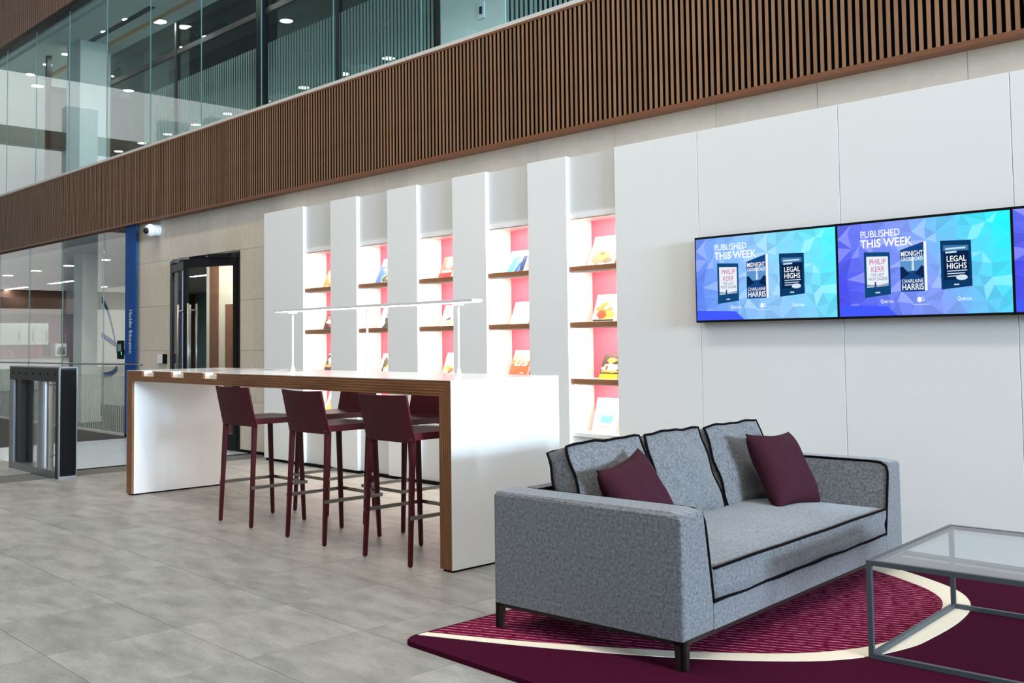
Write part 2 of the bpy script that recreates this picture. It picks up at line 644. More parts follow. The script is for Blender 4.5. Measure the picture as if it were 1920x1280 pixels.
# ------------------------------------------------------------------ stone wall with slabs
wb = thing('wall_back', (0, 0, 0), label='pale sandstone wall of tall slabs beneath the slatted band', cat='wall', kind='structure')
DX0, DX1, DZ = -12.50, -10.71, 2.36         # door opening
bm = bmesh.new()
add_box(bm, -13.66, DX0, YW + 0.012, YW + 0.2, 0, 3.9)
add_box(bm, DX1, -9.70, YW + 0.012, YW + 0.2, 0, 3.9)
add_box(bm, DX0, DX1, YW + 0.012, YW + 0.2, DZ, 3.9)
add_box(bm, -9.70, 3.0, YW + 0.05, YW + 0.2, 0, 3.9)
bm_obj('wall_core', bm, M_joint, wb)


def slab(x0, x1, z0, z1):
    g = 0.0015
    box('stone_slab', x0 + g, x1 - g, YW + random.uniform(0, 0.0015), YW + 0.012, z0 + g, z1 - g, M_stone, wb)


zrow = [0.02, 0.587, 1.186, 1.78, 2.38, 2.95]
left_splits = [[-13.66, -12.83, DX0], [-13.66, -13.1, DX0], [-13.66, -12.83, DX0], [-13.66, -13.1, DX0]]
right_splits = [[DX1, -10.40, -9.70], [DX1, -10.36, -9.70], [DX1, -10.40, -9.70], [DX1, -10.40, -9.70]]
for k in range(4):
    for sp_ in (left_splits[k], right_splits[k]):
        for a, b_ in zip(sp_[:-1], sp_[1:]):
            slab(a, b_, zrow[k], zrow[k + 1])
top_x = [-13.66, -12.83, -12.52, -12.21, -11.81, -11.47, -11.05, -10.70, -10.36, -9.95, -9.3]
for a, b_ in zip(top_x[:-1], top_x[1:]):
    slab(a, b_, zrow[4], zrow[5])
x = -9.3
k = 0
while x < 2.5:
    w = (0.83, 0.92, 0.78, 0.95)[k % 4]
    slab(x, x + w, 2.62, 2.95)
    x += w
    k += 1
box('skirting', -13.42, DX0 - 0.02, YW - 0.006, YW, 0.0, 0.03, M_black, wb)
box('skirting', DX1 + 0.02, -9.74, YW - 0.006, YW, 0.0, 0.03, M_black, wb)

# ------------------------------------------------------------------ slatted band
BF, BZ0, BZ1 = 5.985, 2.925, 3.93
tr = thing('trim_1', (0, 0, 0), label='broad band of vertical walnut slats running above the stone wall', cat='cladding', kind='structure')
PITCH = 0.0486
sm = bpy.data.meshes.new('slat')
_b = bmesh.new()
add_box(_b, 0, 0.0255, 0, 0.055, 0, BZ1 - BZ0 - 0.05)
bmesh.ops.recalc_face_normals(_b, faces=_b.faces)
_b.normal_update()
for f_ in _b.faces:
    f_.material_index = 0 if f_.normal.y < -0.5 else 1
_b.to_mesh(sm)
_b.free()
sm.materials.append(M_slat)
sm.materials.append(M_slat_core)
xs = -1.45
restb = bmesh.new()
for k in range(430):
    x = xs - k * PITCH
    if k < 300:
        link_mesh('slat', sm, None, tr, loc=(x, BF, BZ0 + 0.03))
    else:
        add_box(restb, x, x + 0.0255, BF, BF + 0.055, BZ0 + 0.03, BZ1 - 0.02)
for k in range(1, 60):
    x = xs + k * PITCH
    add_box(restb, x, x + 0.0255, BF, BF + 0.055, BZ0 + 0.03, BZ1 - 0.02)
_o = bm_obj('slats_beyond', restb, M_slat, tr)
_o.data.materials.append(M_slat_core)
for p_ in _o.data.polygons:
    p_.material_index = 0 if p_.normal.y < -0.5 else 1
tag(_o, kind='stuff')
box('backing_board', -24, 3.0, BF + 0.055, YW - 0.002, BZ0 + 0.01, BZ1, M_black, tr)
box('bottom_rail', -24, 3.0, BF - 0.004, YW - 0.004, BZ0, BZ0 + 0.03, M_slat_rail, tr)
box('top_rail', -24, 3.0, BF - 0.004, BF + 0.04, BZ1 - 0.022, BZ1, M_slat_rail, tr)
box('cap_rail', -24, 3.0, BF - 0.002, BF + 0.12, BZ1, BZ1 + 0.035, M_cap, tr)

t2 = thing('trim_2', (0, 0, 0), label='upper floor band of dark fluted slats at the top left corner', cat='cladding', kind='structure')
sm2 = bpy.data.meshes.new('slat_upper')
_b = bmesh.new()
add_box(_b, 0, 0.045, 0, 0.034, 0, 0.95)
_b.to_mesh(sm2)
_b.free()
sm2.materials.append(M_slat_dark)
for k in range(110):
    link_mesh('slat', sm2, None, t2, loc=(-12.0 - k * 0.0972, BF, 6.62))
box('backing_board', -24, -6, BF + 0.034, YW + 0.2, 6.6, 7.7, M_black, t2)
box('bottom_rail', -24, -6, BF - 0.01, BF + 0.12, 6.535, 6.62, M_blackmetal, t2)
box('soffit_strip', -24, -6, BF + 0.12, YW + 0.3, 6.50, 6.56, M_ceil, t2)
box('top_rail', -24, -6, BF - 0.02, BF + 0.10, 7.57, 7.7, M_slat_rail, t2)

# ------------------------------------------------------------------ white wall panels
PY = 5.84
wp = thing('wall_panelled', (0, 0, 0), label='white panelled wall carrying the book niches and the screens', cat='wall', kind='structure')
pillars = [(-9.737, -8.963), (-8.467, -8.022), (-7.537, -7.097), (-6.610, -6.184), (-5.690, -5.270)]
wides = [(-4.788, -4.053), (-4.053, -3.020), (-3.020, -2.026), (-2.026, -0.992), (-0.992, 0.042), (0.042, 1.08)]
for a, b_ in pillars:
    box('panel', a, b_, PY, YW + 0.045, 0.03, 2.692, M_white, wp, bevel=0.002, seg=1)
for a, b_ in wides:
    box('panel', a + 0.0018, b_ - 0.0018, PY, PY + 0.03, 0.03, 2.692, M_white, wp, bevel=0.001, seg=1)
box('panel_core', -4.786, 1.08, PY + 0.03, YW + 0.045, 0.03, 2.690, M_white, wp)
box('plinth', -9.72, 1.08, PY + 0.015, YW + 0.04, 0.0, 0.03, M_black, wp)

# ------------------------------------------------------------------ book niches
NB = 6.132            # back of a niche
SHELF_Z = [1.83, 1.40, 0.967, 0.555]
ords = ['first', 'second', 'third', 'fourth', 'fifth']
niches = []
for n in range(5):
    a = pillars[n][1]
    b_ = pillars[n + 1][0] if n < 4 else wides[0][0]
    where = ['nearest the glazed doors', 'second from the glazed doors', 'middle of the five', 'second from the screens', 'nearest the screens'][n]
    t = thing('display_niche', ((a + b_) / 2, PY, 0), label='backlit white book niche with raspberry back and walnut shelves, %s' % where, cat='bookshelf', group='book niches in the white wall')
    hw = (b_ - a) / 2 - 0.0008
    box('header_panel', -hw, hw, 0.04, 0.27, 2.245, 2.688, M_grey, t)
    box('lower_panel', -hw, hw, 0.04, 0.27, 0.03, 0.525, M_grey, t)
    box('back_panel', -hw, hw, NB - PY, NB - PY + 0.012, 0.53, 2.24, M_pink, t)
    box('top_board', -hw, hw, 0.03, NB - PY, 2.205, 2.244, M_gloss, t)
    for z in SHELF_Z[:3]:
        sh = box('shelf', -hw, hw, 0.02, NB - PY, z - 0.036, z, M_walnut, t)
        box('shelf_lining', -hw, hw, 0.024, NB - PY, z, z + 0.0015, M_gloss, sh)
        box('shelf_underside', -hw, hw, 0.024, NB - PY, z - 0.0375, z - 0.036, M_gloss, sh)
    box('base_shelf', -hw, hw, 0.03, NB - PY, 0.527, 0.555, M_gloss, t)
    for z in (2.205, 1.83 - 0.0376, 1.40 - 0.0376, 0.967 - 0.0376):
        box('light_strip', -hw + 0.03, hw - 0.03, 0.05, 0.062, z - 0.008, z, M_lampwhite, t)
        area_light('niche_light', (0, 0.056, z - 0.01), (R(16), 0, 0), 2 * hw - 0.06, 0.02, 5.2, (1.0, 0.87, 0.74), t)
    niches.append(((a + b_) / 2, a, b_, t))

# ------------------------------------------------------------------ books
def flat_mat(col, rough=0.35):
    key = 'ink_%d_%d_%d' % tuple(int(c * 255) for c in col[:3])
    return bpy.data.materials.get(key) or mat(key, col, rough, var=0.02)


M_pages = mat('book_pages', srgb(238, 230, 216), 0.8, var=0.04, scale=6, stretch=(1, 1, 90))


def text_mesh(name, txt, size, mt, parent, x, y, d, align='LEFT', width=None, rot=None, font_bold=0.0, shear=0.0):
    """flat lettering in the parent's x-z plane at depth y=-d"""
    cu = bpy.data.curves.new(name, 'FONT')
    cu.body = txt
    cu.size = size
    cu.align_x = align
    cu.offset = font_bold
    cu.shear = shear
    cu.resolution_u = 3
    to = bpy.data.objects.new(name, cu)
    COL.objects.link(to)
    dg = bpy.context.evaluated_depsgraph_get()
    me = bpy.data.meshes.new_from_object(to.evaluated_get(dg))
    bpy.data.objects.remove(to)
    xs_ = [v.co.x for v in me.vertices]
    s = 1.0
    if width and xs_:
        s = width / (max(xs_) - min(xs_))
    for v in me.vertices:
        px, py = v.co.x * s, v.co.y
        v.co = (px, -d, py)
    me.materials.clear()
    me.materials.append(mt)
    o = link_mesh(name, me, None, parent, loc=(x, 0, y))
    if rot:
        o.rotation_euler = rot
    return o


def poly_patch(name, pts, d, mt, parent):
    me = bpy.data.meshes.new(name)
    me.from_pydata([(p[0], -d, p[1]) for p in pts], [], [list(range(len(pts)))])
    me.materials.append(mt)
    return link_mesh(name, me, None, parent)


def ell(cx, cy, rx, ry, n=14, wob=0.0, rnd=None):
    return [(cx + rx * math.cos(2 * math.pi * k / n) * (1 + (rnd.uniform(-wob, wob) if rnd else 0)),
             cy + ry * math.sin(2 * math.pi * k / n) * (1 + (rnd.uniform(-wob, wob) if rnd else 0))) for k in range(n)]


def make_book(n, row, xl, w, h, lean, label, cover, spine, art, thick=0.03, yb=0.105):
    """a display copy leaning back on a small easel; art = list of (shape, args, colour)"""
    cx, a, b_, t = niches[n]
    z0 = SHELF_Z[row] + 0.0017
    bk = thing('book', (xl, PY + yb, z0), label=label, cat='book', group='books displayed in the niches')
    ang = math.atan2(lean, h)
    c = box('cover', 0, w, 0, 0.003, 0, h, flat_mat(cover), bk, rot=(-ang, 0, 0))
    box('pages', 0.003, w - 0.004, 0.003, thick - 0.003, 0.004, h - 0.004, M_pages, c)
    box('back_board', 0, w, thick - 0.003, thick, 0, h, flat_mat(spine), c)
    box('spine', 0, 0.003, 0.003, thick - 0.003, 0, h, flat_mat(spine), c)
    # easel strut behind
    by = thick + 0.0015
    bm = bmesh.new()
    zt = h * 0.55
    s0 = Vector((w / 2, by * math.cos(ang) + zt * math.sin(ang), zt * math.cos(ang) - by * math.sin(ang)))
    add_tube(bm, [s0, (w / 2, s0.y + 0.035, 0.003)], 0.0025, 6)
    bm_obj('easel_strut', bm, M_steel, bk)
    rnd = random.Random(n * 10 + row)
    for i, (kind, args, colr) in enumerate(art):
        if kind == 'r':
            x0, y0, x1, y1 = args
            pts = [(x0 * w, y0 * h), (x1 * w, y0 * h), (x1 * w, y1 * h), (x0 * w, y1 * h)]
        elif kind == 'e':
            pts = ell(args[0] * w, args[1] * h, args[2] * w, args[3] * h)
        elif kind == 'b':
            pts = ell(args[0] * w, args[1] * h, args[2] * w, args[3] * h, 18, 0.28, rnd)
        elif kind == 'p':
            pts = [(p[0] * w, p[1] * h) for p in args]
        elif kind == 't':
            text_mesh('title_lettering', args[0], args[3] * h, flat_mat(colr), c, args[1] * w, args[2] * h, 0.0012 + i * 0.0002, width=args[4] * w, shear=0.25)
            continue
        poly_patch('cover_print', pts, 0.0004 + i * 0.0002, flat_mat(colr), c)
    return bk


def nx(n, f):
    return niches[n][1] + f


C = srgb
make_book(0, 0, nx(0, 0.20), 0.17, 0.20, 0.09, 'orange book on the top shelf of the niche nearest the glazed doors', C(226, 120, 66), C(230, 150, 110),
          [('b', (0.6, 0.6, 0.35, 0.3), C(236, 160, 110)), ('b', (0.5, 0.75, 0.4, 0.2), C(240, 190, 150)), ('r', (0.35, 0.07, 0.6, 0.10), C(250, 235, 220))])
make_book(0, 1, nx(0, 0.21), 0.17, 0.17, 0.06, 'black book with white and red blossoms, second shelf of the niche nearest the doors', C(40, 33, 32), C(30, 25, 25),
          [('b', (0.3, 0.75, 0.2, 0.15), C(214, 84, 96)), ('b', (0.75, 0.8, 0.22, 0.14), C(232, 170, 90)), ('b', (0.5, 0.5, 0.34, 0.14), C(225, 222, 214)), ('b', (0.6, 0.25, 0.2, 0.1), C(180, 60, 70))])
make_book(0, 2, nx(0, 0.21), 0.16, 0.22, 0.09, 'dark mountain-print book on the third shelf nearest the doors', C(50, 40, 36), C(40, 34, 32),
          [('r', (0, 0.86, 1, 0.91), C(235, 228, 215)), ('b', (0.55, 0.55, 0.4, 0.16), C(190, 184, 176)), ('b', (0.5, 0.3, 0.45, 0.08), C(210, 130, 70)), ('r', (0.3, 0.66, 0.8, 0.78), C(225, 220, 212))])
make_book(0, 3, nx(0, 0.22), 0.17, 0.26, 0.10, 'pale book with red and gold pattern, bottom shelf under the tabletop', C(236, 214, 190), C(220, 120, 120),
          [('b', (0.4, 0.8, 0.3, 0.1), C(214, 84, 92)), ('b', (0.55, 0.5, 0.25, 0.2), C(200, 96, 60)), ('b', (0.4, 0.2, 0.3, 0.12), C(226, 160, 70))])
make_book(1, 0, nx(1, 0.155), 0.25, 0.27, 0.13, 'tall blue book with pale title, top shelf of the second niche', C(52, 92, 156), C(60, 100, 160),
          [('p', [(0, 0.7), (1, 0.6), (1, 1), (0, 1)], C(120, 160, 210)), ('e', (0.62, 0.17, 0.34, 0.2), C(232, 220, 205)), ('b', (0.62, 0.16, 0.28, 0.15), C(52, 70, 62)), ('b', (0.75, 0.2, 0.14, 0.1), C(214, 150, 110)), ('r', (0.25, 0.5, 0.9, 0.57), C(240, 245, 250)), ('r', (0.35, 0.42, 0.8, 0.46), C(225, 235, 245))])
make_book(1, 1, nx(1, 0.19), 0.20, 0.24, 0.10, 'black and white photo-cover book on the second niche middle shelf', C(62, 58, 54), C(226, 220, 212),
          [('p', [(0, 0), (0.3, 0), (0.5, 1), (0, 1)], C(236, 232, 226)), ('b', (0.72, 0.55, 0.22, 0.35), C(40, 36, 35)), ('r', (0.3, 0.45, 0.9, 0.5), C(240, 236, 230)), ('b', (0.35, 0.2, 0.1, 0.18), C(222, 216, 210))])
make_book(1, 2, nx(1, 0.19), 0.20, 0.20, 0.08, 'yellow book with a dark portrait silhouette, second niche third shelf', C(238, 226, 196), C(226, 200, 110),
          [('b', (0.66, 0.6, 0.32, 0.34), C(222, 186, 60)), ('b', (0.38, 0.55, 0.2, 0.26), C(84, 74, 62)), ('b', (0.28, 0.2, 0.09, 0.18), C(74, 64, 54))])
make_book(2, 0, nx(2, 0.165), 0.165, 0.215, 0.095, 'red book with a portrait face on the top shelf of the middle niche', C(204, 96, 82), C(200, 90, 80),
          [('r', (0, 0, 1, 0.22), C(176, 44, 46)), ('e', (0.6, 0.66, 0.28, 0.24), C(236, 186, 150)), ('r', (0.15, 0.26, 0.95, 0.36), C(248, 232, 226))])
make_book(2, 1, nx(2, 0.185), 0.21, 0.20, 0.08, 'white book with a small sketched figure, middle niche second shelf', C(244, 238, 230), C(236, 226, 216),
          [('b', (0.3, 0.6, 0.1, 0.25), C(214, 170, 140)), ('p', [(0.2, 0.25), (0.55, 0.3), (0.6, 0.45), (0.4, 0.38)], C(66, 68, 78)), ('b', (0.55, 0.12, 0.12, 0.06), C(232, 190, 70)), ('b', (0.3, 0.12, 0.14, 0.05), C(120, 180, 210)), ('b', (0.75, 0.8, 0.14, 0.05), C(230, 170, 130))])
make_book(2, 2, nx(2, 0.205), 0.17, 0.21, 0.085, 'cream floral book on the third shelf of the middle niche', C(240, 222, 196), C(226, 190, 140),
          [('b', (0.5, 0.7, 0.3, 0.18), C(232, 196, 160)), ('b', (0.35, 0.3, 0.24, 0.12), C(226, 170, 80)), ('b', (0.65, 0.22, 0.2, 0.1), C(214, 110, 80)), ('b', (0.5, 0.12, 0.1, 0.05), C(70, 90, 100))])
make_book(3, 0, nx(3, 0.125), 0.225, 0.20, 0.085, 'blue and white book with a dark skyscraper, top shelf of the fourth niche', C(236, 240, 246), C(236, 240, 246),
          [('p', [(0, 0), (0.35, 0.02), (0.62, 0.75), (0.25, 0.7)], C(84, 160, 224)), ('p', [(0.4, 0), (0.62, 0.05), (0.75, 0.5), (0.6, 0.45)], C(30, 96, 180)), ('p', [(0.66, 0), (0.9, 0.05), (0.95, 0.75), (0.72, 0.72)], C(34, 52, 96)), ('e', (0.5, 0.86, 0.14, 0.06), C(90, 130, 200))])
make_book(3, 1, nx(3, 0.165), 0.21, 0.20, 0.085, 'plain white book on the second shelf of the fourth niche', C(246, 240, 232), C(240, 232, 224),
          [('r', (0.7, 0.12, 0.76, 0.15), C(90, 70, 66))])
make_book(3, 2, nx(3, 0.14), 0.20, 0.235, 0.10, 'orange-red book with white script lettering, third shelf of the fourth niche', C(214, 88, 52), C(244, 220, 206),
          [('p', [(0, 0.62), (1, 0.62), (1, 1), (0, 1)], C(230, 150, 124)), ('p', [(0, 0.45), (1, 0.45), (1, 0.62), (0, 0.62)], C(222, 120, 88)), ('t', ('us', 0.1, 0.40, 0.52, 0.78), C(252, 246, 240)), ('r', (0.62, 0.12, 0.82, 0.16), C(248, 230, 220))])
make_book(4, 0, nx(4, 0.112), 0.245, 0.255, 0.115, 'white book with golden blossom photo on the top shelf nearest the screens', C(246, 238, 226), C(208, 66, 58),
          [('b', (0.55, 0.5, 0.38, 0.14), C(228, 190, 120)), ('b', (0.35, 0.22, 0.3, 0.2), C(142, 128, 104)), ('b', (0.6, 0.3, 0.25, 0.14), C(224, 164, 96)), ('b', (0.75, 0.15, 0.18, 0.1), C(120, 108, 92)), ('b', (0.5, 0.4, 0.1, 0.06), C(206, 96, 60))], thick=0.035)
make_book(4, 1, nx(4, 0.145), 0.235, 0.225, 0.09, 'cream book covered in orange blossoms on the second shelf nearest the screens', C(244, 226, 196), C(230, 180, 60),
          [('b', (0.45, 0.45, 0.35, 0.25), C(216, 126, 62)), ('b', (0.6, 0.25, 0.3, 0.15), C(232, 180, 80)), ('b', (0.35, 0.25, 0.2, 0.16), C(180, 74, 48)), ('b', (0.7, 0.6, 0.16, 0.1), C(240, 200, 150)), ('r', (0.04, 0.02, 0.9, 0.08), C(50, 44, 40)), ('b', (0.5, 0.5, 0.08, 0.06), C(250, 240, 220))], thick=0.035)
make_book(4, 2, nx(4, 0.205), 0.18, 0.20, 0.085, 'small dark book with a yellow foot band, third shelf nearest the screens', C(60, 40, 34), C(244, 238, 230),
          [('r', (0, 0, 1, 0.2), C(230, 178, 50)), ('b', (0.5, 0.45, 0.42, 0.2), C(240, 226, 196)), ('b', (0.5, 0.75, 0.25, 0.12), C(226, 150, 70)), ('b', (0.3, 0.45, 0.08, 0.1), C(206, 80, 50)), ('r', (0.05, 0.26, 0.95, 0.33), C(222, 150, 60))])
make_book(4, 3, nx(4, 0.125), 0.24, 0.275, 0.09, 'white cookbook with a pale blue casserole pot, bottom shelf nearest the screens', C(246, 244, 240), C(240, 236, 230),
          [('p', [(0.25, 0.52), (0.3, 0.33), (0.4, 0.29), (0.65, 0.29), (0.75, 0.33), (0.8, 0.52)], C(96, 176, 208)), ('e', (0.525, 0.54, 0.30, 0.055), C(124, 196, 220)), ('r', (0.5, 0.60, 0.55, 0.63), C(70, 80, 90)), ('r', (0.22, 0.16, 0.78, 0.19), C(240, 160, 120))], thick=0.035)

# ------------------------------------------------------------------ screens
E_white = emit('screen_white', (1, 1, 1, 1), 1.05)
E_screen = attr_emit('screen_picture', 1.2)


def screen_bg(name, w, h, pale, parent, seed):
    rnd = random.Random(seed)
    nx_, ny_ = 13, 8
    verts, faces, cols = [], [], []
    L0, M0, R0 = Vector(srgb(64, 58, 222)[:3]), Vector(srgb(124, 140, 234)[:3]), Vector(srgb(20, 232, 240)[:3])
    P = Vector(srgb(150, 226, 246)[:3])
    pts = {}
    for j in range(ny_ + 1):
        for i in range(nx_ + 1):
            x = w * i / nx_ + (0 if i in (0, nx_) else rnd.uniform(-.35, .35) * w / nx_)
            y = h * j / ny_ + (0 if j in (0, ny_) else rnd.uniform(-.3, .3) * h / ny_)
            pts[i, j] = (x, y)
    for j in range(ny_):
        for i in range(nx_):
            q = [pts[i, j], pts[i + 1, j], pts[i + 1, j + 1], pts[i, j + 1]]
            tris = [(q[0], q[1], q[2]), (q[0], q[2], q[3])] if rnd.random() < .75 else [(q[0], q[1], q[3]), (q[1], q[2], q[3])]
            for t3 in tris:
                cx = sum(p[0] for p in t3) / 3 / w
                cy = sum(p[1] for p in t3) / 3 / h
                f = min(1, max(0, cx * 0.95 + (cy - 0.5) * 0.25))
                c = L0.lerp(M0, f * 2) if f < .5 else M0.lerp(R0, f * 2 - 1)
                c = c.lerp(P, pale * (0.35 + 0.5 * math.sin(3.1 * cx)))
                k = rnd.choice((0.86, 0.96, 1.0, 1.0, 1.04, 1.10))
                c = c * k
                if k > 1.05:
                    c = c.lerp(Vector((1, 1, 1)), 0.12)
                i0 = len(verts)
                for p in t3:
                    verts.append((p[0], 0, p[1]))
                faces.append((i0, i0 + 1, i0 + 2))
                cols.append(c)
    # saturated strip at lower left
    i0 = len(verts)
    for p in ((0, 0), (.36 * w, 0), (.30 * w, .10 * h), (0, .12 * h)):
        verts.append((p[0], -0.0002, p[1]))
    faces.append((i0, i0 + 1, i0 + 2, i0 + 3))
    cols.append(Vector(srgb(62, 84, 236)[:3]))
    me = bpy.data.meshes.new(name)
    me.from_pydata(verts, [], faces)
    ca = me.color_attributes.new('Col', 'FLOAT_COLOR', 'CORNER')
    li = 0
    for f, c in zip(faces, cols):
        for _ in f:
            ca.data[li].color = (c[0], c[1], c[2], 1)
            li += 1
    me.materials.append(E_screen)
    return link_mesh(name, me, None, parent)


def ecol(r, g, b):
    nm = 'screen_ink_%d_%d_%d' % (r, g, b)
    return bpy.data.materials.get(nm) or emit(nm, srgb(r, g, b), 1.0, False)


def make_screen(x0, x1, label, pale, seed, content=True):
    zb, zt = 1.372, 1.950
    t = thing('video_screen', (x0, PY - 0.062, zb), label=label, cat='screen', group='video wall screens')
    w, h = x1 - x0, zt - zb
    box('housing', 0.012, w - 0.012, 0.012, 0.060, 0.01, h - 0.01, M_black, t)
    bm = bmesh.new()
    e = 0.009
    add_box(bm, 0, w, 0, 0.014, 0, e * 1.6)
    add_box(bm, 0, w, 0, 0.014, h - e * 1.6, h)
    add_box(bm, 0, e * .7, 0, 0.014, e * 1.6, h - e * 1.6)
    add_box(bm, w - e * .7, w, 0, 0.014, e * 1.6, h - e * 1.6)
    bm_obj('bezel', bm, M_black, t)
    W2, H2 = w - 1.4 * e, h - 3.2 * e
    d = screen_bg('display', W2, H2, pale, t, seed)
    d.location = (e * .7, 0.003, e * 1.6)
    if not content:
        return t
    u = lambda f: f * W2
    v = lambda f: f * H2
    v2 = lambda f: (0.195 + (f - 0.21) * 1.22) * H2
    text_mesh('heading_lettering', 'PUBLISHED', v(.105), E_white, d, u(.145), v(.845), .001, width=u(.24), font_bold=.0003)
    text_mesh('heading_lettering', 'THIS WEEK', v(.125), E_white, d, u(.145), v(.735), .001, width=u(.315), font_bold=.0012)

    def quad(name, pts, c, dd):
        poly_patch(name, [(u(p[0]), v2(p[1])) for p in pts], dd, ecol(*c), d)
    # pale e-reader
    quad('reader_picture', [(.165, .21), (.325, .235), (.325, .60), (.165, .615)], (18, 72, 122), .0008)
    quad('reader_page', [(.18, .30), (.313, .31), (.313, .565), (.18, .575)], (236, 242, 250), .0012)
    text_mesh('author_lettering', 'PHILIP', v(0.0854), ecol(196, 84, 160), d, u(.197), v2(.50), .0016, width=u(.10))
    text_mesh('author_lettering', 'KERR', v(0.0854), ecol(196, 84, 160), d, u(.207), v2(.435), .0016, width=u(.08))
    text_mesh('title_lettering', 'THE LADY', v(0.0488), ecol(84, 110, 160), d, u(.207), v2(.395), .0016, width=u(.08))
    text_mesh('title_lettering', 'FROM ZAGREB', v(0.0488), ecol(84, 110, 160), d, u(.19), v2(.36), .0016, width=u(.115))
    quad('reader_figure', [(.225, .30), (.24, .30), (.236, .35), (.229, .35)], (60, 76, 104), .0015)
    quad('reader_figure', [(.18, .305), (.313, .31), (.313, .335), (.25, .318), (.18, .33)], (150, 170, 200), .0014)
    # paperback
    quad('paperback_picture', [(.385, .25), (.525, .25), (.525, .67), (.385, .61)], (24, 70, 132), .0008)
    quad('paperback_pages', [(.525, .25), (.541, .255), (.541, .675), (.525, .67)], (246, 248, 250), .0008)
    quad('paperback_sky', [(.385, .42), (.525, .43), (.525, .56), (.385, .53)], (96, 150, 206), .0011)
    quad('paperback_glow', [(.452, .43), (.468, .43), (.463, .55), (.457, .55)], (206, 228, 246), .0013)
    quad('paperback_tree', [(.385, .36), (.44, .40), (.40, .47), (.385, .46)], (10, 40, 82), .0014)
    quad('paperback_tree', [(.525, .36), (.47, .40), (.51, .47), (.525, .46)], (10, 40, 82), .0014)
    text_mesh('title_lettering', 'MIDNIGHT', v(0.0756), E_white, d, u(.390), v2(.555), .0017, width=u(.128), font_bold=.0004)
    text_mesh('title_lettering', 'CROSSROAD', v(0.0549), E_white, d, u(.390), v2(.515), .0017, width=u(.128), font_bold=.0003)
    text_mesh('author_lettering', 'CHARLAINE', v(0.0549), E_white, d, u(.392), v2(.325), .0017, width=u(.126))
    text_mesh('author_lettering', 'HARRIS', v(0.0915), E_white, d, u(.392), v2(.265), .0017, width=u(.126), font_bold=.0006)
    # dark e-reader
    quad('reader_picture', [(.62, .255), (.79, .275), (.79, .655), (.62, .665)], (14, 58, 104), .0008)
    quad('reader_page', [(.636, .33), (.776, .345), (.776, .615), (.636, .625)], (8, 36, 74), .0012)
    quad('reader_sky', [(.636, .575), (.776, .57), (.776, .615), (.636, .625)], (60, 120, 170), .0013)
    text_mesh('title_lettering', 'LEGAL', v(0.0830), E_white, d, u(.652), v2(.485), .0016, width=u(.108), font_bold=.0004)
    text_mesh('title_lettering', 'HIGHS', v(0.0830), E_white, d, u(.652), v2(.425), .0016, width=u(.108), font_bold=.0004)
    for k in range(3):
        quad('small_print', [(.655, .402 - .022 * k), (.765 - .012 * k, .404 - .022 * k), (.765 - .012 * k, .412 - .022 * k), (.655, .410 - .022 * k)], (206, 226, 244), .0015)
    for k in range(2):
        quad('small_print', [(.648, .555 + .03 * k), (.71 + .05 * k, .557 + .03 * k), (.71 + .05 * k, .572 + .03 * k), (.648, .570 + .03 * k)], (206, 226, 244), .0015)
    poly_patch('reader_disc', [(u(p[0]), v2(p[1])) for p in ell(.735, .35, .032, .023)], .0015, ecol(214, 232, 246), d)
    for cx_, lab in ((.30, 'Quercus'), (.745, 'Quercus')):
        text_mesh('logo_lettering', lab, v(.055), E_white, d, u(cx_ - .04), v(.135), .001, width=u(.078))
    text_mesh('logo_lettering', 'G', v(.06), E_white, d, u(.500), v(.14), .001, width=u(.018))
    poly_patch('logo_ring', [(u(p[0]), v(p[1])) for p in ell(.492, .158, .012, .028)], .0009, E_white, d)
    quad('logo_rule', [(.455, .135), (.55, .135), (.55, .14), (.455, .14)], (220, 232, 250), .0009)
    for xx, yy in ((.245, .255), (.705, .295)):
        quad('reader_mark', [(xx - .014, yy - .008), (xx + .014, yy - .008), (xx + .014, yy + .004), (xx - .014, yy + .004)], (196, 214, 236), .0012)
    return t


make_screen(-4.046, -3.0195, 'wide video wall screen of blue facets with book adverts, beside the book niches', 0.6, 3)
make_screen(-3.0185, -2.021, 'wide video wall screen with vivid cyan right side and book adverts, above the sofa end', 0.12, 3)
make_screen(-2.020, -0.995, 'blue video wall screen cut off by the right edge of the picture', 0.1, 5)

# ------------------------------------------------------------------ high table
TX0, TX1, TY0, TY1, TH = -8.405, -4.222, 3.705, 4.58, 1.05
t = thing('high_table', ((TX0 + TX1) / 2, (TY0 + TY1) / 2, 0), label='long white waterfall high table with laminated walnut edges', cat='table')
ox, oy = (TX0 + TX1) / 2, (TY0 + TY1) / 2
x0, x1, y0, y1 = TX0 - ox, TX1 - ox, TY0 - oy, TY1 - oy
TT, TL, ED = 0.090, 0.100, 0.020           # slab thickness, leg thickness, edge depth
GB = 0.012
notch_x = [(-8.115, -7.896), (-7.591, -7.373), (-7.062, -6.848)]
box('end_panel', x0, x0 + TL, y0 + ED, y1 - ED, GB, TH - TT, M_gloss, t)
box('end_panel', x1 - TL, x1, y0 + ED, y1 - ED, GB, TH - TT, M_gloss, t)
nd = 0.09
bm = bmesh.new()
add_box(bm, x0, x1, y0 + nd, y1 - ED, TH - TT, TH - 0.003)
xx = x0
for a, b_ in notch_x:
    add_box(bm, xx, a - ox, y0 + ED, y0 + nd, TH - TT, TH - 0.003)
    add_box(bm, a - ox, b_ - ox, y0 + ED, y0 + nd, TH - TT, TH - 0.046)
    xx = b_ - ox
add_box(bm, xx, x1, y0 + ED, y0 + nd, TH - TT, TH - 0.003)
bm_obj('top_slab', bm, M_gloss, t)
bm = bmesh.new()
add_box(bm, x0, x1, y0 + nd, y1, TH - 0.003, TH)
xx = x0
for a, b_ in notch_x:
    add_box(bm, xx, a - ox, y0, y0 + nd, TH - 0.003, TH)
    xx = b_ - ox
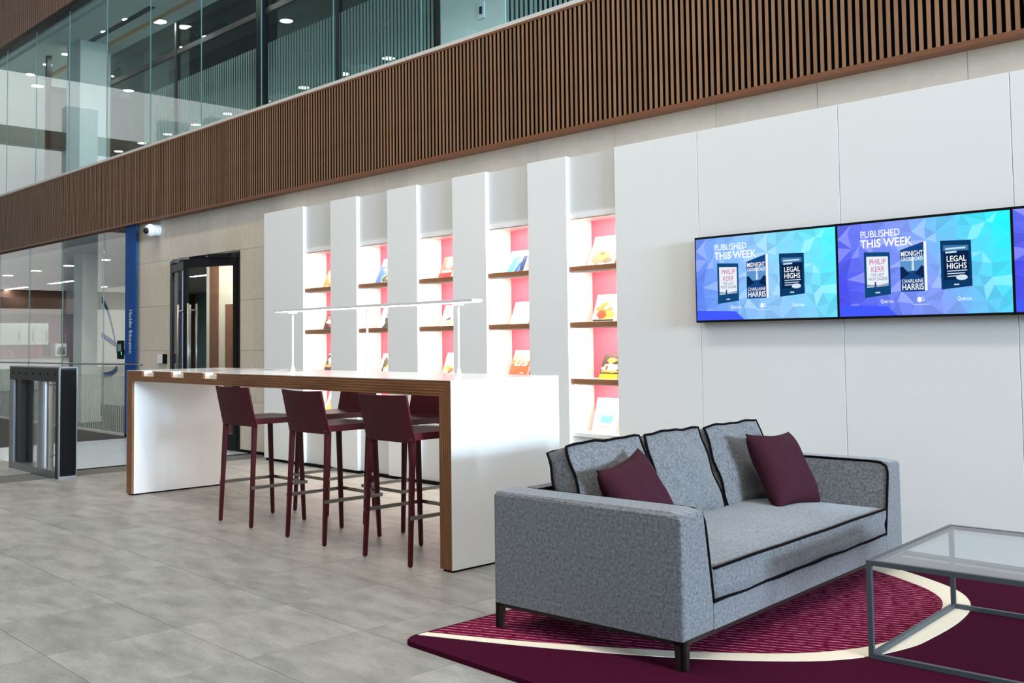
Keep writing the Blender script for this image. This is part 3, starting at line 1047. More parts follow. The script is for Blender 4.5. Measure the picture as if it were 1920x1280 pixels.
add_box(bm, xx, x1, y0, y0 + nd, TH - 0.003, TH)
bm_obj('top_laminate', bm, M_gloss, t)
for (ya, yb_, notched) in ((y0, y0 + ED, True), (y1 - ED, y1, False)):
    # mitred edge boards: top and two legs
    bm = bmesh.new()
    zt = TH - 0.003
    if not notched:
        add_prism(bm, [(x0, zt), (x1, zt), (x1 - TL, TH - TT), (x0 + TL, TH - TT)], 'y', ya, yb_)
    else:
        zc = TH - 0.046
        add_prism(bm, [(x0 + TL * (zt - zc) / (zt - TH + TT), zc), (x1 - TL * (zt - zc) / (zt - TH + TT), zc), (x1 - TL, TH - TT), (x0 + TL, TH - TT)], 'y', ya, yb_)
        xx = None
        segs = []
        prev = x0
        for a, b_ in notch_x:
            segs.append((prev, a - ox))
            prev = b_ - ox
        segs.append((prev, x1))
        for k, (sa, sb) in enumerate(segs):
            pl = [(sa, zt), (sb, zt), (sb, zc), (sa, zc)]
            if k == 0:
                pl[3] = (x0 + TL * (zt - zc) / (zt - TH + TT), zc)
            if k == len(segs) - 1:
                pl[2] = (x1 - TL * (zt - zc) / (zt - TH + TT), zc)
            add_prism(bm, pl, 'y', ya, yb_)
    bm_obj('top_edge', bm, M_ply_top, t)
    bm = bmesh.new()
    add_prism(bm, [(x0, zt), (x0 + TL, TH - TT), (x0 + TL, GB), (x0, GB)], 'y', ya, yb_)
    bm_obj('leg_edge', bm, M_ply_leg, t)
    bm = bmesh.new()
    add_prism(bm, [(x1, zt), (x1, GB), (x1 - TL, GB), (x1 - TL, TH - TT)], 'y', ya, yb_)
    bm_obj('leg_edge', bm, M_ply_leg, t)
box('end_skin', x1, x1 + 0.002, y0, y1, GB, TH, M_gloss, t)
box('end_skin', x0 - 0.002, x0, y0, y1, GB, TH, M_gloss, t)
box('foot_plinth', x0 + 0.012, x0 + TL - 0.012, y0 + 0.015, y1 - 0.015, 0, GB, M_black, t)
box('foot_plinth', x1 - TL + 0.012, x1 - 0.012, y0 + 0.015, y1 - 0.015, 0, GB, M_black, t)
for a, b_ in notch_x:
    s = box('socket_recess', a - ox, b_ - ox, y0 + nd - 0.004, y0 + nd, TH - 0.046, TH - 0.003, M_oak, t)
    box('recess_floor', a - ox, b_ - ox, y0 + 0.002, y0 + nd - 0.004, TH - 0.046, TH - 0.0445, M_oak, s)
    box('socket_plate', a - ox + 0.09, b_ - ox - 0.004, y0 + 0.012, y0 + nd - 0.008, TH - 0.044, TH - 0.018, M_plastic, s)
# flush lids on the tabletop
for k, (lx, ly) in enumerate(((-7.86, 4.36), (-7.42, 4.36), (-7.72, 4.02), (-7.0, 4.36))):
    box('cable_lid', lx - ox, lx - ox + 0.26, ly - oy, ly - oy + 0.11, TH, TH + 0.0008, M_alu, t)

# ------------------------------------------------------------------ lamp on the table
lt = thing('table_lamp', (-5.59, 4.15, TH), label='long slim linear lamp on three white posts above the high table', cat='lamp')
bx0, bx1 = -6.705 + 5.59, -4.474 + 5.59
box('light_bar', bx0, bx1, -0.045, 0.045, 0.452, 0.470, M_lampwhite, lt, bevel=0.004)
box('diffuser', bx0 + 0.012, bx1 - 0.012, -0.038, 0.038, 0.4495, 0.4521, E_lamp, lt)
for px in (-6.512 + 5.59, -5.583 + 5.59, -4.650 + 5.59):
    bm = bmesh.new()
    add_cyl(bm, (px, 0), 0.007, 0.009, 0.05, 0.435)
    p = bm_obj('post', bm, M_lampwhite, lt)
    cyl('post_base', (px, 0), 0.021, 0.011, 0.0, 0.05, M_lampwhite, p)
    box('clamp', px - 0.03, px + 0.03, -0.02, 0.02, 0.435, 0.4495, M_lampwhite, p)

# ------------------------------------------------------------------ bar stools
def stool_proto():
    """origin at floor centre; the back is on -y"""
    t = thing('bar_stool')
    hw, hd = 0.212, 0.215
    seat_z = 0.745

    def leg(sx, back):
        bm = bmesh.new()
        yf = -hd if back else hd
        yt = (-hd + 0.035) if back else (hd - 0.03)
        xf, xt = sx * hw, sx * (hw - 0.012)
        a, b_ = 0.0115, 0.016
        A = [bm.verts.new((xf + dx * a, yf + dy * a, 0.004)) for dx, dy in ((-1, -1), (1, -1), (1, 1), (-1, 1))]
        B = [bm.verts.new((xt + dx * b_, yt + dy * b_, seat_z - 0.03)) for dx, dy in ((-1, -1), (1, -1), (1, 1), (-1, 1))]
        bm.faces.new(A[::-1])
        bm.faces.new(B)
        for k in range(4):
            bm.faces.new((A[k], A[(k + 1) % 4], B[(k + 1) % 4], B[k]))
        bmesh.ops.bevel(bm, geom=[e for e in bm.edges], offset=0.003, segments=2, affect='EDGES')
        l = bm_obj('leg', bm, M_leather, t)
        cyl('foot_glide', (xf, yf), 0.008, 0.008, 0.0, 0.005, M_black, l, 10)
    for sx in (-1, 1):
        for back in (True, False):
            leg(sx, back)
    # seat: slightly dished pad
    bm = bmesh.new()
    n = 8
    g = {}
    for top in (0, 1):
        for i in range(n + 1):
            for j in range(n + 1):
                fx, fy = i / n * 2 - 1, j / n * 2 - 1
                z = seat_z - 0.04 if not top else seat_z - 0.010 * (1 - fx * fx) * (1 - fy * fy) + 0.004 * (1 - abs(fx))
                g[top, i, j] = bm.verts.new((fx * 0.218, fy * 0.205 + 0.005, z))
    for i in range(n):
        for j in range(n):
            bm.faces.new((g[1, i, j], g[1, i + 1, j], g[1, i + 1, j + 1], g[1, i, j + 1]))
            bm.faces.new((g[0, i, j], g[0, i, j + 1], g[0, i + 1, j + 1], g[0, i + 1, j]))
    for k in range(n):
        bm.faces.new((g[0, k, 0], g[0, k + 1, 0], g[1, k + 1, 0], g[1, k, 0]))
        bm.faces.new((g[0, k + 1, n], g[0, k, n], g[1, k, n], g[1, k + 1, n]))
        bm.faces.new((g[0, 0, k + 1], g[0, 0, k], g[1, 0, k], g[1, 0, k + 1]))
        bm.faces.new((g[0, n, k], g[0, n, k + 1], g[1, n, k + 1], g[1, n, k]))
    bm_obj('seat', bm, M_seat_leather, t, smooth=False)
    # back: thin curved sheet, raked outwards, wrapping the seat rear
    bm = bmesh.new()
    nx_, nz_ = 12, 8
    g = {}
    for s in (0, 1):
        for i in range(nx_ + 1):
            for j in range(nz_ + 1):
                fx = i / nx_ * 2 - 1
                fz = j / nz_
                z = 0.690 + fz * 0.275 - 0.006 * (1 - fx * fx) * fz
                y = -0.192 - 0.060 * fz + 0.006 * fx * fx * 0 - 0.012 * (1 - fx * fx)
                y += (0.016 if s else 0)
                g[s, i, j] = bm.verts.new((fx * (0.222 + 0.002 * fz), y, z))
    for i in range(nx_):
        for j in range(nz_):
            bm.faces.new((g[0, i, j], g[0, i + 1, j], g[0, i + 1, j + 1], g[0, i, j + 1]))
            bm.faces.new((g[1, i, j], g[1, i, j + 1], g[1, i + 1, j + 1], g[1, i + 1, j]))
    for i in range(nx_):
        bm.faces.new((g[0, i, 0], g[1, i, 0], g[1, i + 1, 0], g[0, i + 1, 0]))
        bm.faces.new((g[0, i, nz_], g[0, i + 1, nz_], g[1, i + 1, nz_], g[1, i, nz_]))
    for j in range(nz_):
        bm.faces.new((g[0, 0, j], g[0, 0, j + 1], g[1, 0, j + 1], g[1, 0, j]))
        bm.faces.new((g[0, nx_, j], g[1, nx_, j], g[1, nx_, j + 1], g[0, nx_, j + 1]))
    bk = bm_obj('backrest', bm, M_leather, t, smooth=False)
    # stitched rim
    for s in (-1, 1):
        tube('rim_piping', [(s * 0.2245, -0.244, 0.960), (s * 0.2225, -0.184, 0.692)], 0.0065, M_leather, bk, 6)
    # U-shaped steel footrest
    zf = 0.262
    bm = bmesh.new()
    for s in (-1, 1):
        add_box(bm, s * 0.222 - 0.004, s * 0.222 + 0.004, -0.215, 0.232, zf, zf + 0.022)
    add_box(bm, -0.226, 0.226, 0.226, 0.234, zf, zf + 0.022)
    bm_obj('footrest', bm, M_steel, t)
    return t


sp0 = stool_proto()
near_x = [-6.445, -5.560, -4.712]
lab_n = ['burgundy leather bar stool, back towards us, farthest left at the high table',
         'burgundy leather bar stool, back towards us, middle of the near row',
         'burgundy leather bar stool, back towards us, nearest the table end by the sofa']
lab_f = ['burgundy leather bar stool across the table, seat facing us, leftmost of the far row',
         'burgundy leather bar stool across the table, seat facing us, middle of the far row',
         'burgundy leather bar stool across the table, half hidden behind the walnut table leg']
first = True
for k in range(3):
    s = sp0 if first else copy_tree(sp0)
    first = False
    s.location = (near_x[k], 3.850, 0)
    tag(s, lab_n[k], 'bar stool', 'bar stools along the near side of the table')
for k in range(3):
    s = copy_tree(sp0)
    s.location = (near_x[k] + 0.015, 4.465, 0)
    s.rotation_euler = (0, 0, math.pi)
    tag(s, lab_f[k], 'bar stool', None)
    s['group'] = 'bar stools along the far side of the table'

# ------------------------------------------------------------------ rug
RZ = 0.022
rg = thing('rug', (-1.5, 4.2, 0), label='plum rug with a cream leaf-shaped outline under sofa and glass table', cat='rug')
RX0, RX1, RY0, RY1 = -3.412, 0.55, 2.70, 5.70


def rounded_rect(x0, x1, y0, y1, r, n=6):
    out = []
    for cx, cy, a0 in ((x1 - r, y0 + r, -90), (x1 - r, y1 - r, 0), (x0 + r, y1 - r, 90), (x0 + r, y0 + r, 180)):
        for k in range(n + 1):
            a = R(a0 + 90 * k / n)
            out.append((cx + r * math.cos(a), cy + r * math.sin(a)))
    return out


def cat_rom(P, n=10):
    out = []
    for i in range(len(P) - 1):
        p0, p1, p2, p3 = (Vector(P[max(i - 1, 0)]), Vector(P[i]), Vector(P[i + 1]), Vector(P[min(i + 2, len(P) - 1)]))
        for k in range(n):
            t_ = k / n
            out.append(0.5 * ((2 * p1) + (p2 - p0) * t_ + (2 * p0 - 5 * p1 + 4 * p2 - p3) * t_ ** 2 + (3 * p1 - p0 - 3 * p2 + p3) * t_ ** 3))
    out.append(Vector(P[-1]))
    return out


rx, ry = -1.5, 4.2
bm = bmesh.new()
add_prism(bm, [(p[0] - rx, p[1] - ry) for p in rounded_rect(RX0, RX1, RY0, RY1, 0.07)], 'z', 0.0, RZ - 0.002)
bmesh.ops.bevel(bm, geom=[e for e in bm.edges if abs(e.verts[0].co.z - e.verts[1].co.z) < 1e-6 and e.verts[0].co.z > 0.01], offset=0.006, segments=2, affect='EDGES')
bm_obj('pile', bm, M_rug, rg)
outer = [(-3.40, 2.785), (-2.932, 3.012), (-2.439, 3.306), (-2.105, 3.580), (-1.945, 3.800), (-1.868, 4.05), (-1.857, 4.25), (-1.878, 4.589), (-1.945, 4.88), (-2.086, 5.110), (-2.312, 5.275), (-2.605, 5.421), (-3.0, 5.58), (-3.40, 5.70)]
inner = [(-3.40, 2.835), (-2.978, 3.056), (-2.492, 3.372), (-2.160, 3.660), (-2.010, 3.90), (-1.960, 4.10), (-1.952, 4.30), (-1.985, 4.60), (-2.065, 4.86), (-2.198, 5.035), (-2.407, 5.175), (-2.65, 5.29), (-3.0, 5.43), (-3.40, 5.56)]
oc, ic = cat_rom(outer), cat_rom(inner)
bm = bmesh.new()
vo = [bm.verts.new((p.x - rx, p.y - ry, RZ)) for p in oc]
vi = [bm.verts.new((p.x - rx, p.y - ry, RZ)) for p in ic]
for k in range(len(vo) - 1):
    bm.faces.new((vo[k], vo[k + 1], vi[k + 1], vi[k]))
ex = bmesh.ops.extrude_face_region(bm, geom=bm.faces[:])
for v_ in ex['geom']:
    if isinstance(v_, bmesh.types.BMVert):
        v_.co.z -= 0.006
bm_obj('cream_outline', bm, M_rug_cream, rg)
bm = bmesh.new()
cen = [bm.verts.new((-3.40 - rx, max(2.835, min(5.56, p.y)) - ry, RZ - 0.0012)) for p in ic]
edge = [bm.verts.new((p.x - rx, p.y - ry, RZ - 0.0012)) for p in ic]
for k in range(len(edge) - 1):
    try:
        bm.faces.new((cen[k], edge[k], edge[k + 1], cen[k + 1]))
    except ValueError:
        pass
bmesh.ops.remove_doubles(bm, verts=bm.verts[:], dist=1e-5)
ex = bmesh.ops.extrude_face_region(bm, geom=bm.faces[:])
for v_ in ex['geom']:
    if isinstance(v_, bmesh.types.BMVert):
        v_.co.z -= 0.004
bm_obj('striped_field', bm, M_rug_in, rg)

# ------------------------------------------------------------------ sofa (local: x = depth, 0 at front; y = length; z up)
SA = R(4.8)
sf = thing('sofa', (-2.31, 3.175, RZ), SA, label='grey felt three-seat sofa with black piping and low boxy arms', cat='sofa')
SL, SD = 2.235, 0.945
ZB, ZA = 0.108, 0.585            # bottom and top of the upholstered body (above the rug)


def arm(flip):
    prof = [(0.0, ZB), (0.0, ZA - 0.015), (0.018, ZA), (0.150, ZA + 0.004), (0.168, ZA - 0.012), (0.226, 0.215), (0.226, ZB)]
    bm = bmesh.new()
    n = 14
    rings = []
    for k in range(n + 1):
        u_ = -SD + SD * k / n
        drop = 0.0
        if k == n:
            drop = 0.010
        pr = [((SL - p[0]) if flip else p[0], p[1] - (drop if p[1] > 0.4 else 0)) for p in prof]
        rings.append([bm.verts.new((u_ if k < n else u_, p[0], p[1])) for p in pr])
    m_ = len(prof)
    for k in range(n):
        for i in range(m_):
            bm.faces.new((rings[k][i], rings[k][(i + 1) % m_], rings[k + 1][(i + 1) % m_], rings[k + 1][i]))
    bm.faces.new(rings[0])
    bm.faces.new(rings[-1][::-1])
    bmesh.ops.recalc_face_normals(bm, faces=bm.faces)
    fe = [e for e in bm.edges if all(abs(v_.co.x) < 1e-6 for v_ in e.verts) or all(abs(v_.co.x + SD) < 1e-6 for v_ in e.verts)]
    bmesh.ops.bevel(bm, geom=fe, offset=0.014, segments=3, affect='EDGES', profile=0.6)
    o = bm_obj('arm', bm, M_felt, sf)
    # welt along outer front edge and outer top edge
    yo = SL - 0.0 if flip else 0.0
    sg = -1 if flip else 1
    bm = bmesh.new()
    add_tube(bm, [(-0.006, yo - sg * (-0.001) + sg * 0.004, ZB + 0.01), (-0.006, yo + sg * 0.004, ZA - 0.03)], 0.0028, 6)
    add_tube(bm, [(-SD + 0.02, yo + sg * 0.006, ZA - 0.010), (-0.02, yo + sg * 0.006, ZA - 0.012)], 0.0028, 6)
    bm_obj('welt', bm, M_felt, o, smooth=True)
    # black piping along the inner edge
    yi = lambda v_: SL - v_ if flip else v_
    pts = [(-SD + 0.12, yi(0.164), ZA - 0.002), (-0.10, yi(0.164), ZA - 0.003), (-0.04, yi(0.165), ZA - 0.006), (-0.012, yi(0.168), ZA - 0.022), (-0.003, yi(0.172), ZA - 0.05)]
    for k in range(1, 9):
        f = k / 8
        pts.append((-0.001, yi(0.172 + (0.226 - 0.172) * f), ZA - 0.05 + (0.222 - ZA + 0.05) * f))
    tube('arm_piping', pts, 0.0064, M_pipe, o)
    return o


arm(False)
arm(True)
box('front_base', -0.10, 0.0, 0.2262, SL - 0.2262, ZB, 0.214, M_felt, sf, bevel=0.006)
box('base_platform', -SD + 0.125, -0.101, 0.2262, SL - 0.2262, ZB, 0.21, M_felt, sf)
box('back_frame', -SD, -SD + 0.12, 0.2262, SL - 0.2262, ZB, ZA - 0.004, M_felt, sf, bevel=0.012)
tube('base_piping', [(0.001, 0.226 + (SL - 0.452) * k / 20, 0.217 + 0.002 * math.sin(k * 1.7)) for k in range(21)], 0.0064, M_pipe, sf)
tube('back_piping', [(-SD + 0.118, 0.17, ZA - 0.002), (-SD + 0.118, SL - 0.17, ZA - 0.002)], 0.0062, M_pipe, sf)
# metal plinth and legs
bm = bmesh.new()
add_box(bm, -SD + 0.004, -0.004, 0.004, 0.03, ZB - 0.016, ZB)
add_box(bm, -SD + 0.004, -0.004, SL - 0.03, SL - 0.004, ZB - 0.016, ZB)
add_box(bm, -0.03, -0.004, 0.03, SL - 0.03, ZB - 0.016, ZB)
add_box(bm, -SD + 0.004, -SD + 0.03, 0.03, SL - 0.03, ZB - 0.016, ZB)
bm_obj('plinth_frame', bm, M_bronze, sf)
for lx, ly, sx, sy in ((-0.004, 0.004, -1, 1), (-SD + 0.004, 0.004, 1, 1), (-0.004, SL - 0.004, -1, -1), (-SD + 0.004, SL - 0.004, 1, -1)):
    bm = bmesh.new()
    wT, wB = 0.046, 0.034
    th = 0.016
    def lv(a, b_, z):
        return bm.verts.new((lx + sx * a, ly + sy * b_, z))
    # L-shaped blade leg: two plates meeting at the corner, tapering down
    for (aT, bT, aB, bB) in ((wT, th, wB, th), (th, wT, th, wB)):
        A = [lv(0, 0, 0), lv(aB, 0, 0), lv(aB, bB, 0), lv(0, bB, 0)]
        B = [lv(0, 0, ZB - 0.001), lv(aT, 0, ZB - 0.001), lv(aT, bT, ZB - 0.001), lv(0, bT, ZB - 0.001)]
        bm.faces.new(A)
        bm.faces.new(B[::-1])
        for k in range(4):
            bm.faces.new((A[k], B[k], B[(k + 1) % 4], A[(k + 1) % 4]))
    bm_obj('leg', bm, M_bronze, sf)


def soft_block(name, cx, cy, cz, hx, hy, hz, rot, m, parent, bulge=(0.02, 0.01, 0.02), rnd=None, wr=0.003, n=(6, 16, 12), taper=0.0):
    """cushion: rounded box whose faces swell; returns object and corner loop function"""
    bm = bmesh.new()
    rnd = rnd or random.Random(1)
    Mx = Matrix.Translation((cx, cy, cz)) @ rot
    ph = [rnd.uniform(0, 6.28) for _ in range(6)]

    def surf(a, b_, c):
        # a,b,c in [-1,1]
        px = a * hx + (a) * bulge[0] * (1 - b_ * b_) * (1 - c * c)
        py = b_ * hy * (1 - taper * (c + 1) / 2) + (b_) * bulge[1] * (1 - c * c)
        pz = c * hz + (c) * bulge[2] * (1 - b_ ** 4) * (1 - abs(a) ** 3 * (1 if hx > 0.2 else 0))
        w_ = wr * (math.sin(5 * b_ + ph[0] + 3 * c) + math.sin(7 * c + ph[1]) + 0.7 * math.sin(11 * b_ + 6 * c + ph[2]))
        px += w_ * a * 0.8
        pz += w_ * 0.6 * c
        return Mx @ Vector((px, py, pz))
    cache = {}

    def V(a, b_, c):
        k = (round(a, 4), round(b_, 4), round(c, 4))
        if k not in cache:
            cache[k] = bm.verts.new(surf(a, b_, c))
        return cache[k]

    def face_grid(fn, p, q):
        for i in range(p):
            for j in range(q):
                s0, s1 = -1 + 2 * i / p, -1 + 2 * (i + 1) / p
                t0, t1 = -1 + 2 * j / q, -1 + 2 * (j + 1) / q
                bm.faces.new([V(*fn(s0, t0)), V(*fn(s1, t0)), V(*fn(s1, t1)), V(*fn(s0, t1))])
    for s in (-1, 1):
        face_grid(lambda p, q: (s, p, q), n[1], n[2])
        face_grid(lambda p, q: (p, s, q), n[0], n[2])
        face_grid(lambda p, q: (p, q, s), n[0], n[1])
    o = bm_obj(name, bm, m, parent, smooth=True)
    o.data.shade_smooth() if hasattr(o.data, 'shade_smooth') else None
    return o, surf


def loop_on(surf, a, N=14):
    pts = []
    for k in range(N):
        pts.append(surf(a, -1 + 2 * k / N, 1))
    for k in range(N):
        pts.append(surf(a, 1, 1 - 2 * k / N))
    for k in range(N):
        pts.append(surf(a, 1 - 2 * k / N, -1))
    for k in range(N):
        pts.append(surf(a, -1, -1 + 2 * k / N))
    return pts


# seat cushion
ys0, ys1 = 0.2285, SL - 0.2285
seat, ssurf = soft_block('seat_cushion', -0.395, SL / 2, 0.284, 0.395, (ys1 - ys0) / 2, 0.061, Matrix.Identity(4), M_felt, sf,
                         bulge=(0.0, 0.0, 0.045), rnd=random.Random(4), wr=0.0036, n=(14, 40, 3))
pp = [ssurf(1, -1 + 2 * k / 40, 1) for k in range(41)]
tube('piping', [p + Vector((0.001, 0, 0)) for p in pp], 0.0062, M_pipe, seat)
# back cushions
for k, (v0, v1, zt, seed) in enumerate(((0.205, 0.790, 0.765, 1), (0.812, 1.352, 0.772, 2), (1.388, 1.990, 0.765, 3))):
    tilt = Matrix.Rotation(R(-19), 4, 'Y')
    c, cs = soft_block('back_cushion', -0.688, (v0 + v1) / 2, 0.560, 0.060, (v1 - v0) / 2, 0.212, tilt, M_felt, sf,
                       bulge=(0.030, 0.004, 0.004), rnd=random.Random(seed), wr=0.0042, taper=(0.03, 0.075, 0.05)[k])
    tube('piping', loop_on(cs, 1), 0.0064, M_pipe, c, closed=True)
    tube('piping', loop_on(cs, -1), 0.0064, M_pipe, c, closed=True)

# scatter cushions
def scatter(name, centre, rot, s, thick, label, seed):
    o = thing(name, (0, 0, 0), label=label, cat='cushion', group='plum scatter cushions on the sofa')
    Ms = Matrix.Translation((-2.31, 3.175, RZ)) @ Matrix.Rotation(SA, 4, 'Z') @ Matrix.Translation(centre) @ rot
    o.matrix_world = Ms
    rnd = random.Random(seed)
    n = 18
    bm = bmesh.new()
    g = {}
    for side in (-1, 1):
        for i in range(n + 1):
            for j in range(n + 1):
                a, b_ = i / n * 2 - 1, j / n * 2 - 1
                pin = 1 - 0.10 * (1 - b_ * b_) * abs(a) ** 3
                pin2 = 1 - 0.10 * (1 - a * a) * abs(b_) ** 3
                th = thick * ((1 - a ** 4) * (1 - b_ ** 4)) ** 0.55
                wv = 0.006 * (math.sin(9 * a + 5 * b_ + seed) + math.sin(6 * b_ - 7 * a + 2 * seed)) * (1 - a * a) * (1 - b_ * b_)
                key = (0 if (i in (0, n) or j in (0, n)) else side, i, j)
                if key not in g:
                    g[key] = bm.verts.new((side * th + (wv if th > 0.001 else 0), a * s * pin, b_ * s * pin2))
    for side in (-1, 1):
        def gv(i, j):
            return g[(0 if (i in (0, n) or j in (0, n)) else side, i, j)]
        for i in range(n):
            for j in range(n):
                bm.faces.new((gv(i, j), gv(i + 1, j), gv(i + 1, j + 1), gv(i, j + 1)))
    bm_obj('cover', bm, M_plum, o, smooth=True)
    tube('seam', [(0, (k / 12 * 2 - 1) * s * (1 - 0.0), -s * (1 - 0.10 * (1 - (k / 12 * 2 - 1) ** 2))) for k in range(13)], 0.003, M_plum, o)
    return o


scatter('scatter_cushion', Vector((-0.465, 0.435, 0.520)), Matrix.Rotation(R(6), 4, 'Z') @ Matrix.Rotation(R(-26), 4, 'Y') @ Matrix.Rotation(R(8), 4, 'X'), 0.220, 0.075,
        'plum scatter cushion leaning behind the near arm of the sofa', 1)
scatter('scatter_cushion', Vector((-0.410, 1.700, 0.548)), Matrix.Rotation(R(-4), 4, 'Z') @ Matrix.Rotation(R(-27), 4, 'Y') @ Matrix.Rotation(R(-3), 4, 'X'), 0.212, 0.075,
        'creased plum scatter cushion at the wall end of the sofa', 2)

# ------------------------------------------------------------------ coffee table
ct = thing('coffee_table', (-1.915, 3.822, RZ), SA, label='square glass-topped coffee table with thin slate grey metal frame', cat='coffee table')
S_, bw, CH = 0.985, 0.019, 0.375
bm_list = []
for cx_, cy_ in ((0, 0), (S_ - bw, 0), (0, S_ - bw), (S_ - bw, S_ - bw)):
    box('leg', cx_, cx_ + bw, cy_, cy_ + bw, 0.0, CH - bw, M_ctmetal, ct)
for z0_ in (0.0, CH - bw):
    rail = 'top_rail' if z0_ else 'floor_rail'
    i_ = bw if not z0_ else 0
    box(rail, i_, S_ - i_, 0, bw, z0_, z0_ + bw, M_ctmetal, ct)
    box(rail, i_, S_ - i_, S_ - bw, S_, z0_, z0_ + bw, M_ctmetal, ct)
    box(rail, 0, bw, bw, S_ - bw, z0_, z0_ + bw, M_ctmetal, ct)
    box(rail, S_ - bw, S_, bw, S_ - bw, z0_, z0_ + bw, M_ctmetal, ct)
box('glass_top', bw, S_ - bw, bw, S_ - bw, CH - 0.009, CH - 0.001, M_ctglass, ct)
box('glass_ledge', bw, bw + 0.006, bw, S_ - bw, CH - bw, CH - 0.010, M_ctmetal, ct)
box('glass_ledge', S_ - bw - 0.006, S_ - bw, bw, S_ - bw, CH - bw, CH - 0.010, M_ctmetal, ct)

# ------------------------------------------------------------------ speed gate
gt = thing('speed_gate', (-10.5, 3.74, 0), label='black and silver security speed gate cabinet at the far left', cat='turnstile')
gx0, gx1, gy0, gy1, gh = -0.70, 0.70, -0.085, 0.085, 1.05
box('end_panel', gx1 - 0.02, gx1, gy0 + 0.008, gy1 - 0.008, 0.03, gh - 0.02, M_black, gt)
bm = bmesh.new()
add_box(bm, gx1 - 0.025, gx1 + 0.004, gy0, gy0 + 0.008, 0, gh)
add_box(bm, gx1 - 0.025, gx1 + 0.004, gy1 - 0.008, gy1, 0, gh)
add_box(bm, gx1 - 0.025, gx1 + 0.004, gy0 + 0.008, gy1 - 0.008, 0.0, 0.028)
bm_obj('end_trim', bm, M_silver, gt)
box('top_cap', gx0, gx1 + 0.004, gy0, gy1, gh, gh + 0.012, M_alu, gt)
hd_ = box('sensor_header', gx0 + 0.0, gx1 - 0.025, gy0 + 0.006, gy1 - 0.006, gh - 0.13, gh, M_blackmetal, gt)
for k in range(7):
    bm = bmesh.new()
    add_tube(bm, [(gx0 + 0.08 + k * 0.2, gy0 + 0.0062, gh - 0.06), (gx0 + 0.08 + k * 0.2, gy0 + 0.004, gh - 0.06)], 0.013, 12)
    bm_obj('sensor_window', bm, M_black, hd_)
box('post', gx1 - 0.11, gx1 - 0.025, gy0 + 0.006, gy1 - 0.006, 0.0, gh - 0.13, M_blackmetal, gt)
box('post', gx0, gx0 + 0.12, gy0 + 0.006, gy1 - 0.006, 0.0, gh - 0.13, M_alu, gt)
box('post', gx0 + 0.20, gx0 + 0.30, gy0 + 0.02, gy1 - 0.02, 0.07, gh - 0.13, M_blackmetal, gt)
box('bottom_rail', gx0 + 0.12, gx1 - 0.11, gy0 + 0.006, gy1 - 0.006, 0.0, 0.07, M_alu, gt)
cyl('flap_drum', (0.12, 0), 0.078, 0.078, 0.07, gh - 0.13, M_silver, gt, 28)
box('side_glass', gx0 + 0.30, 0.03, -0.006, 0.006, 0.07, gh - 0.13, M_glass_low, gt)
gl_ = box('flap_glass', 0.22, gx1 - 0.13, -0.006, 0.006, 0.16, gh - 0.16, M_glass_low, gt)
tube('flap_edge', [(0.24, -0.008, gh - 0.17), (gx1 - 0.15, -0.008, gh - 0.17), (gx1 - 0.14, -0.008, 0.25), (0.30, -0.008, 0.18)], 0.007, M_silver, gl_)

# ------------------------------------------------------------------ glazing of the gallery
w1 = thing('window_1', (0, 0, 0), label='full-height clear glazing of the upper gallery above the slatted band', cat='window', kind='structure')
GYY = 6.03
xg = -14.43
pane_mesh = bpy.data.meshes.new('pane')
_b = bmesh.new()
add_box(_b, 0.004, 1.436, 0, 0.004, 0, 2.535)
_b.to_mesh(pane_mesh)
_b.free()
pane_mesh.materials.append(M_glass_up)
joint_m = mat('pane_edge', srgb(96, 128, 130), 0.3, var=0.02)
for k in range(-7, 9):
    x_ = xg + 1.44 * k
    link_mesh('pane', pane_mesh, None, w1, loc=(x_, GYY, BZ1 + 0.03))
    box('pane_joint', x_ - 0.003, x_ + 0.003, GYY - 0.004, GYY + 0.010, BZ1 + 0.03, 6.53, joint_m, w1)
# ------------------------------------------------------------------ gallery room
GC = 6.45
c1 = box('ceiling', -40, 3, YW + 0.1, 15, GC, GC + 0.12, M_ceil_up)
tag(c1, 'pale suspended ceiling of the upper gallery', 'ceiling', kind='structure')
fs = box('floor_gallery', -40, 3, YW + 0.06, 15, 3.0, 3.55, M_plaster)
tag(fs, 'floor slab of the upper gallery', 'floor', kind='structure')
wg = box('wall_gallery', -40, 3, 13.2, 13.4, 3.55, GC, M_teal)
tag(wg, 'teal grey back wall of the upper gallery', 'wall', kind='structure')
w3 = thing('window_3', (0, 0, 0), label='inner gallery partition of striped frosted glass with dark frames', cat='window', kind='structure')
IY = 7.42
for a, b_ in ((-17.6, -15.05), (-15.0, -12.5), (-12.38, -10.6), (-10.55, -8.62), (-7.5, -5.2), (-5.15, -2.8)):
    box('pane', a, b_, IY, IY + 0.01, 3.55, GC, M_glass_in, w3)
for a in (-15.05, -10.58):
    box('mullion', a, a + 0.05, IY - 0.03, IY + 0.05, 3.55, GC, M_dkbrown, w3)
box('mullion', -12.50, -12.32, IY - 0.05, IY + 0.06, 3.55, GC, M_black, w3)
box('mullion', -8.62, -8.54, IY - 0.03, IY + 0.05, 3.55, GC, M_dkbrown, w3)
stripes = bmesh.new()
x_ = -16.2
while x_ < -2.8:
    if not (-8.66 < x_ < -7.5) and not (-12.52 < x_ < -12.30):
        add_box(stripes, x_, x_ + 0.036, IY - 0.004, IY - 0.001, 3.55, 5.47)
    x_ += 0.068
tag(bm_obj('frosted_stripes', stripes, M_frost, w3), kind='stuff')
box('transom', -17.6, -8.6, IY - 0.02, IY + 0.03, 5.9, 5.98, M_dkbrown, w3)
box('bulkhead', -15.0, -12.5, IY + 0.2, IY + 0.3, 5.2, GC, M_dkbrown, w3)
box('ceiling_channel', -20, -8.5, IY - 0.35, IY - 0.27, GC - 0.012, GC, M_oak, w3)
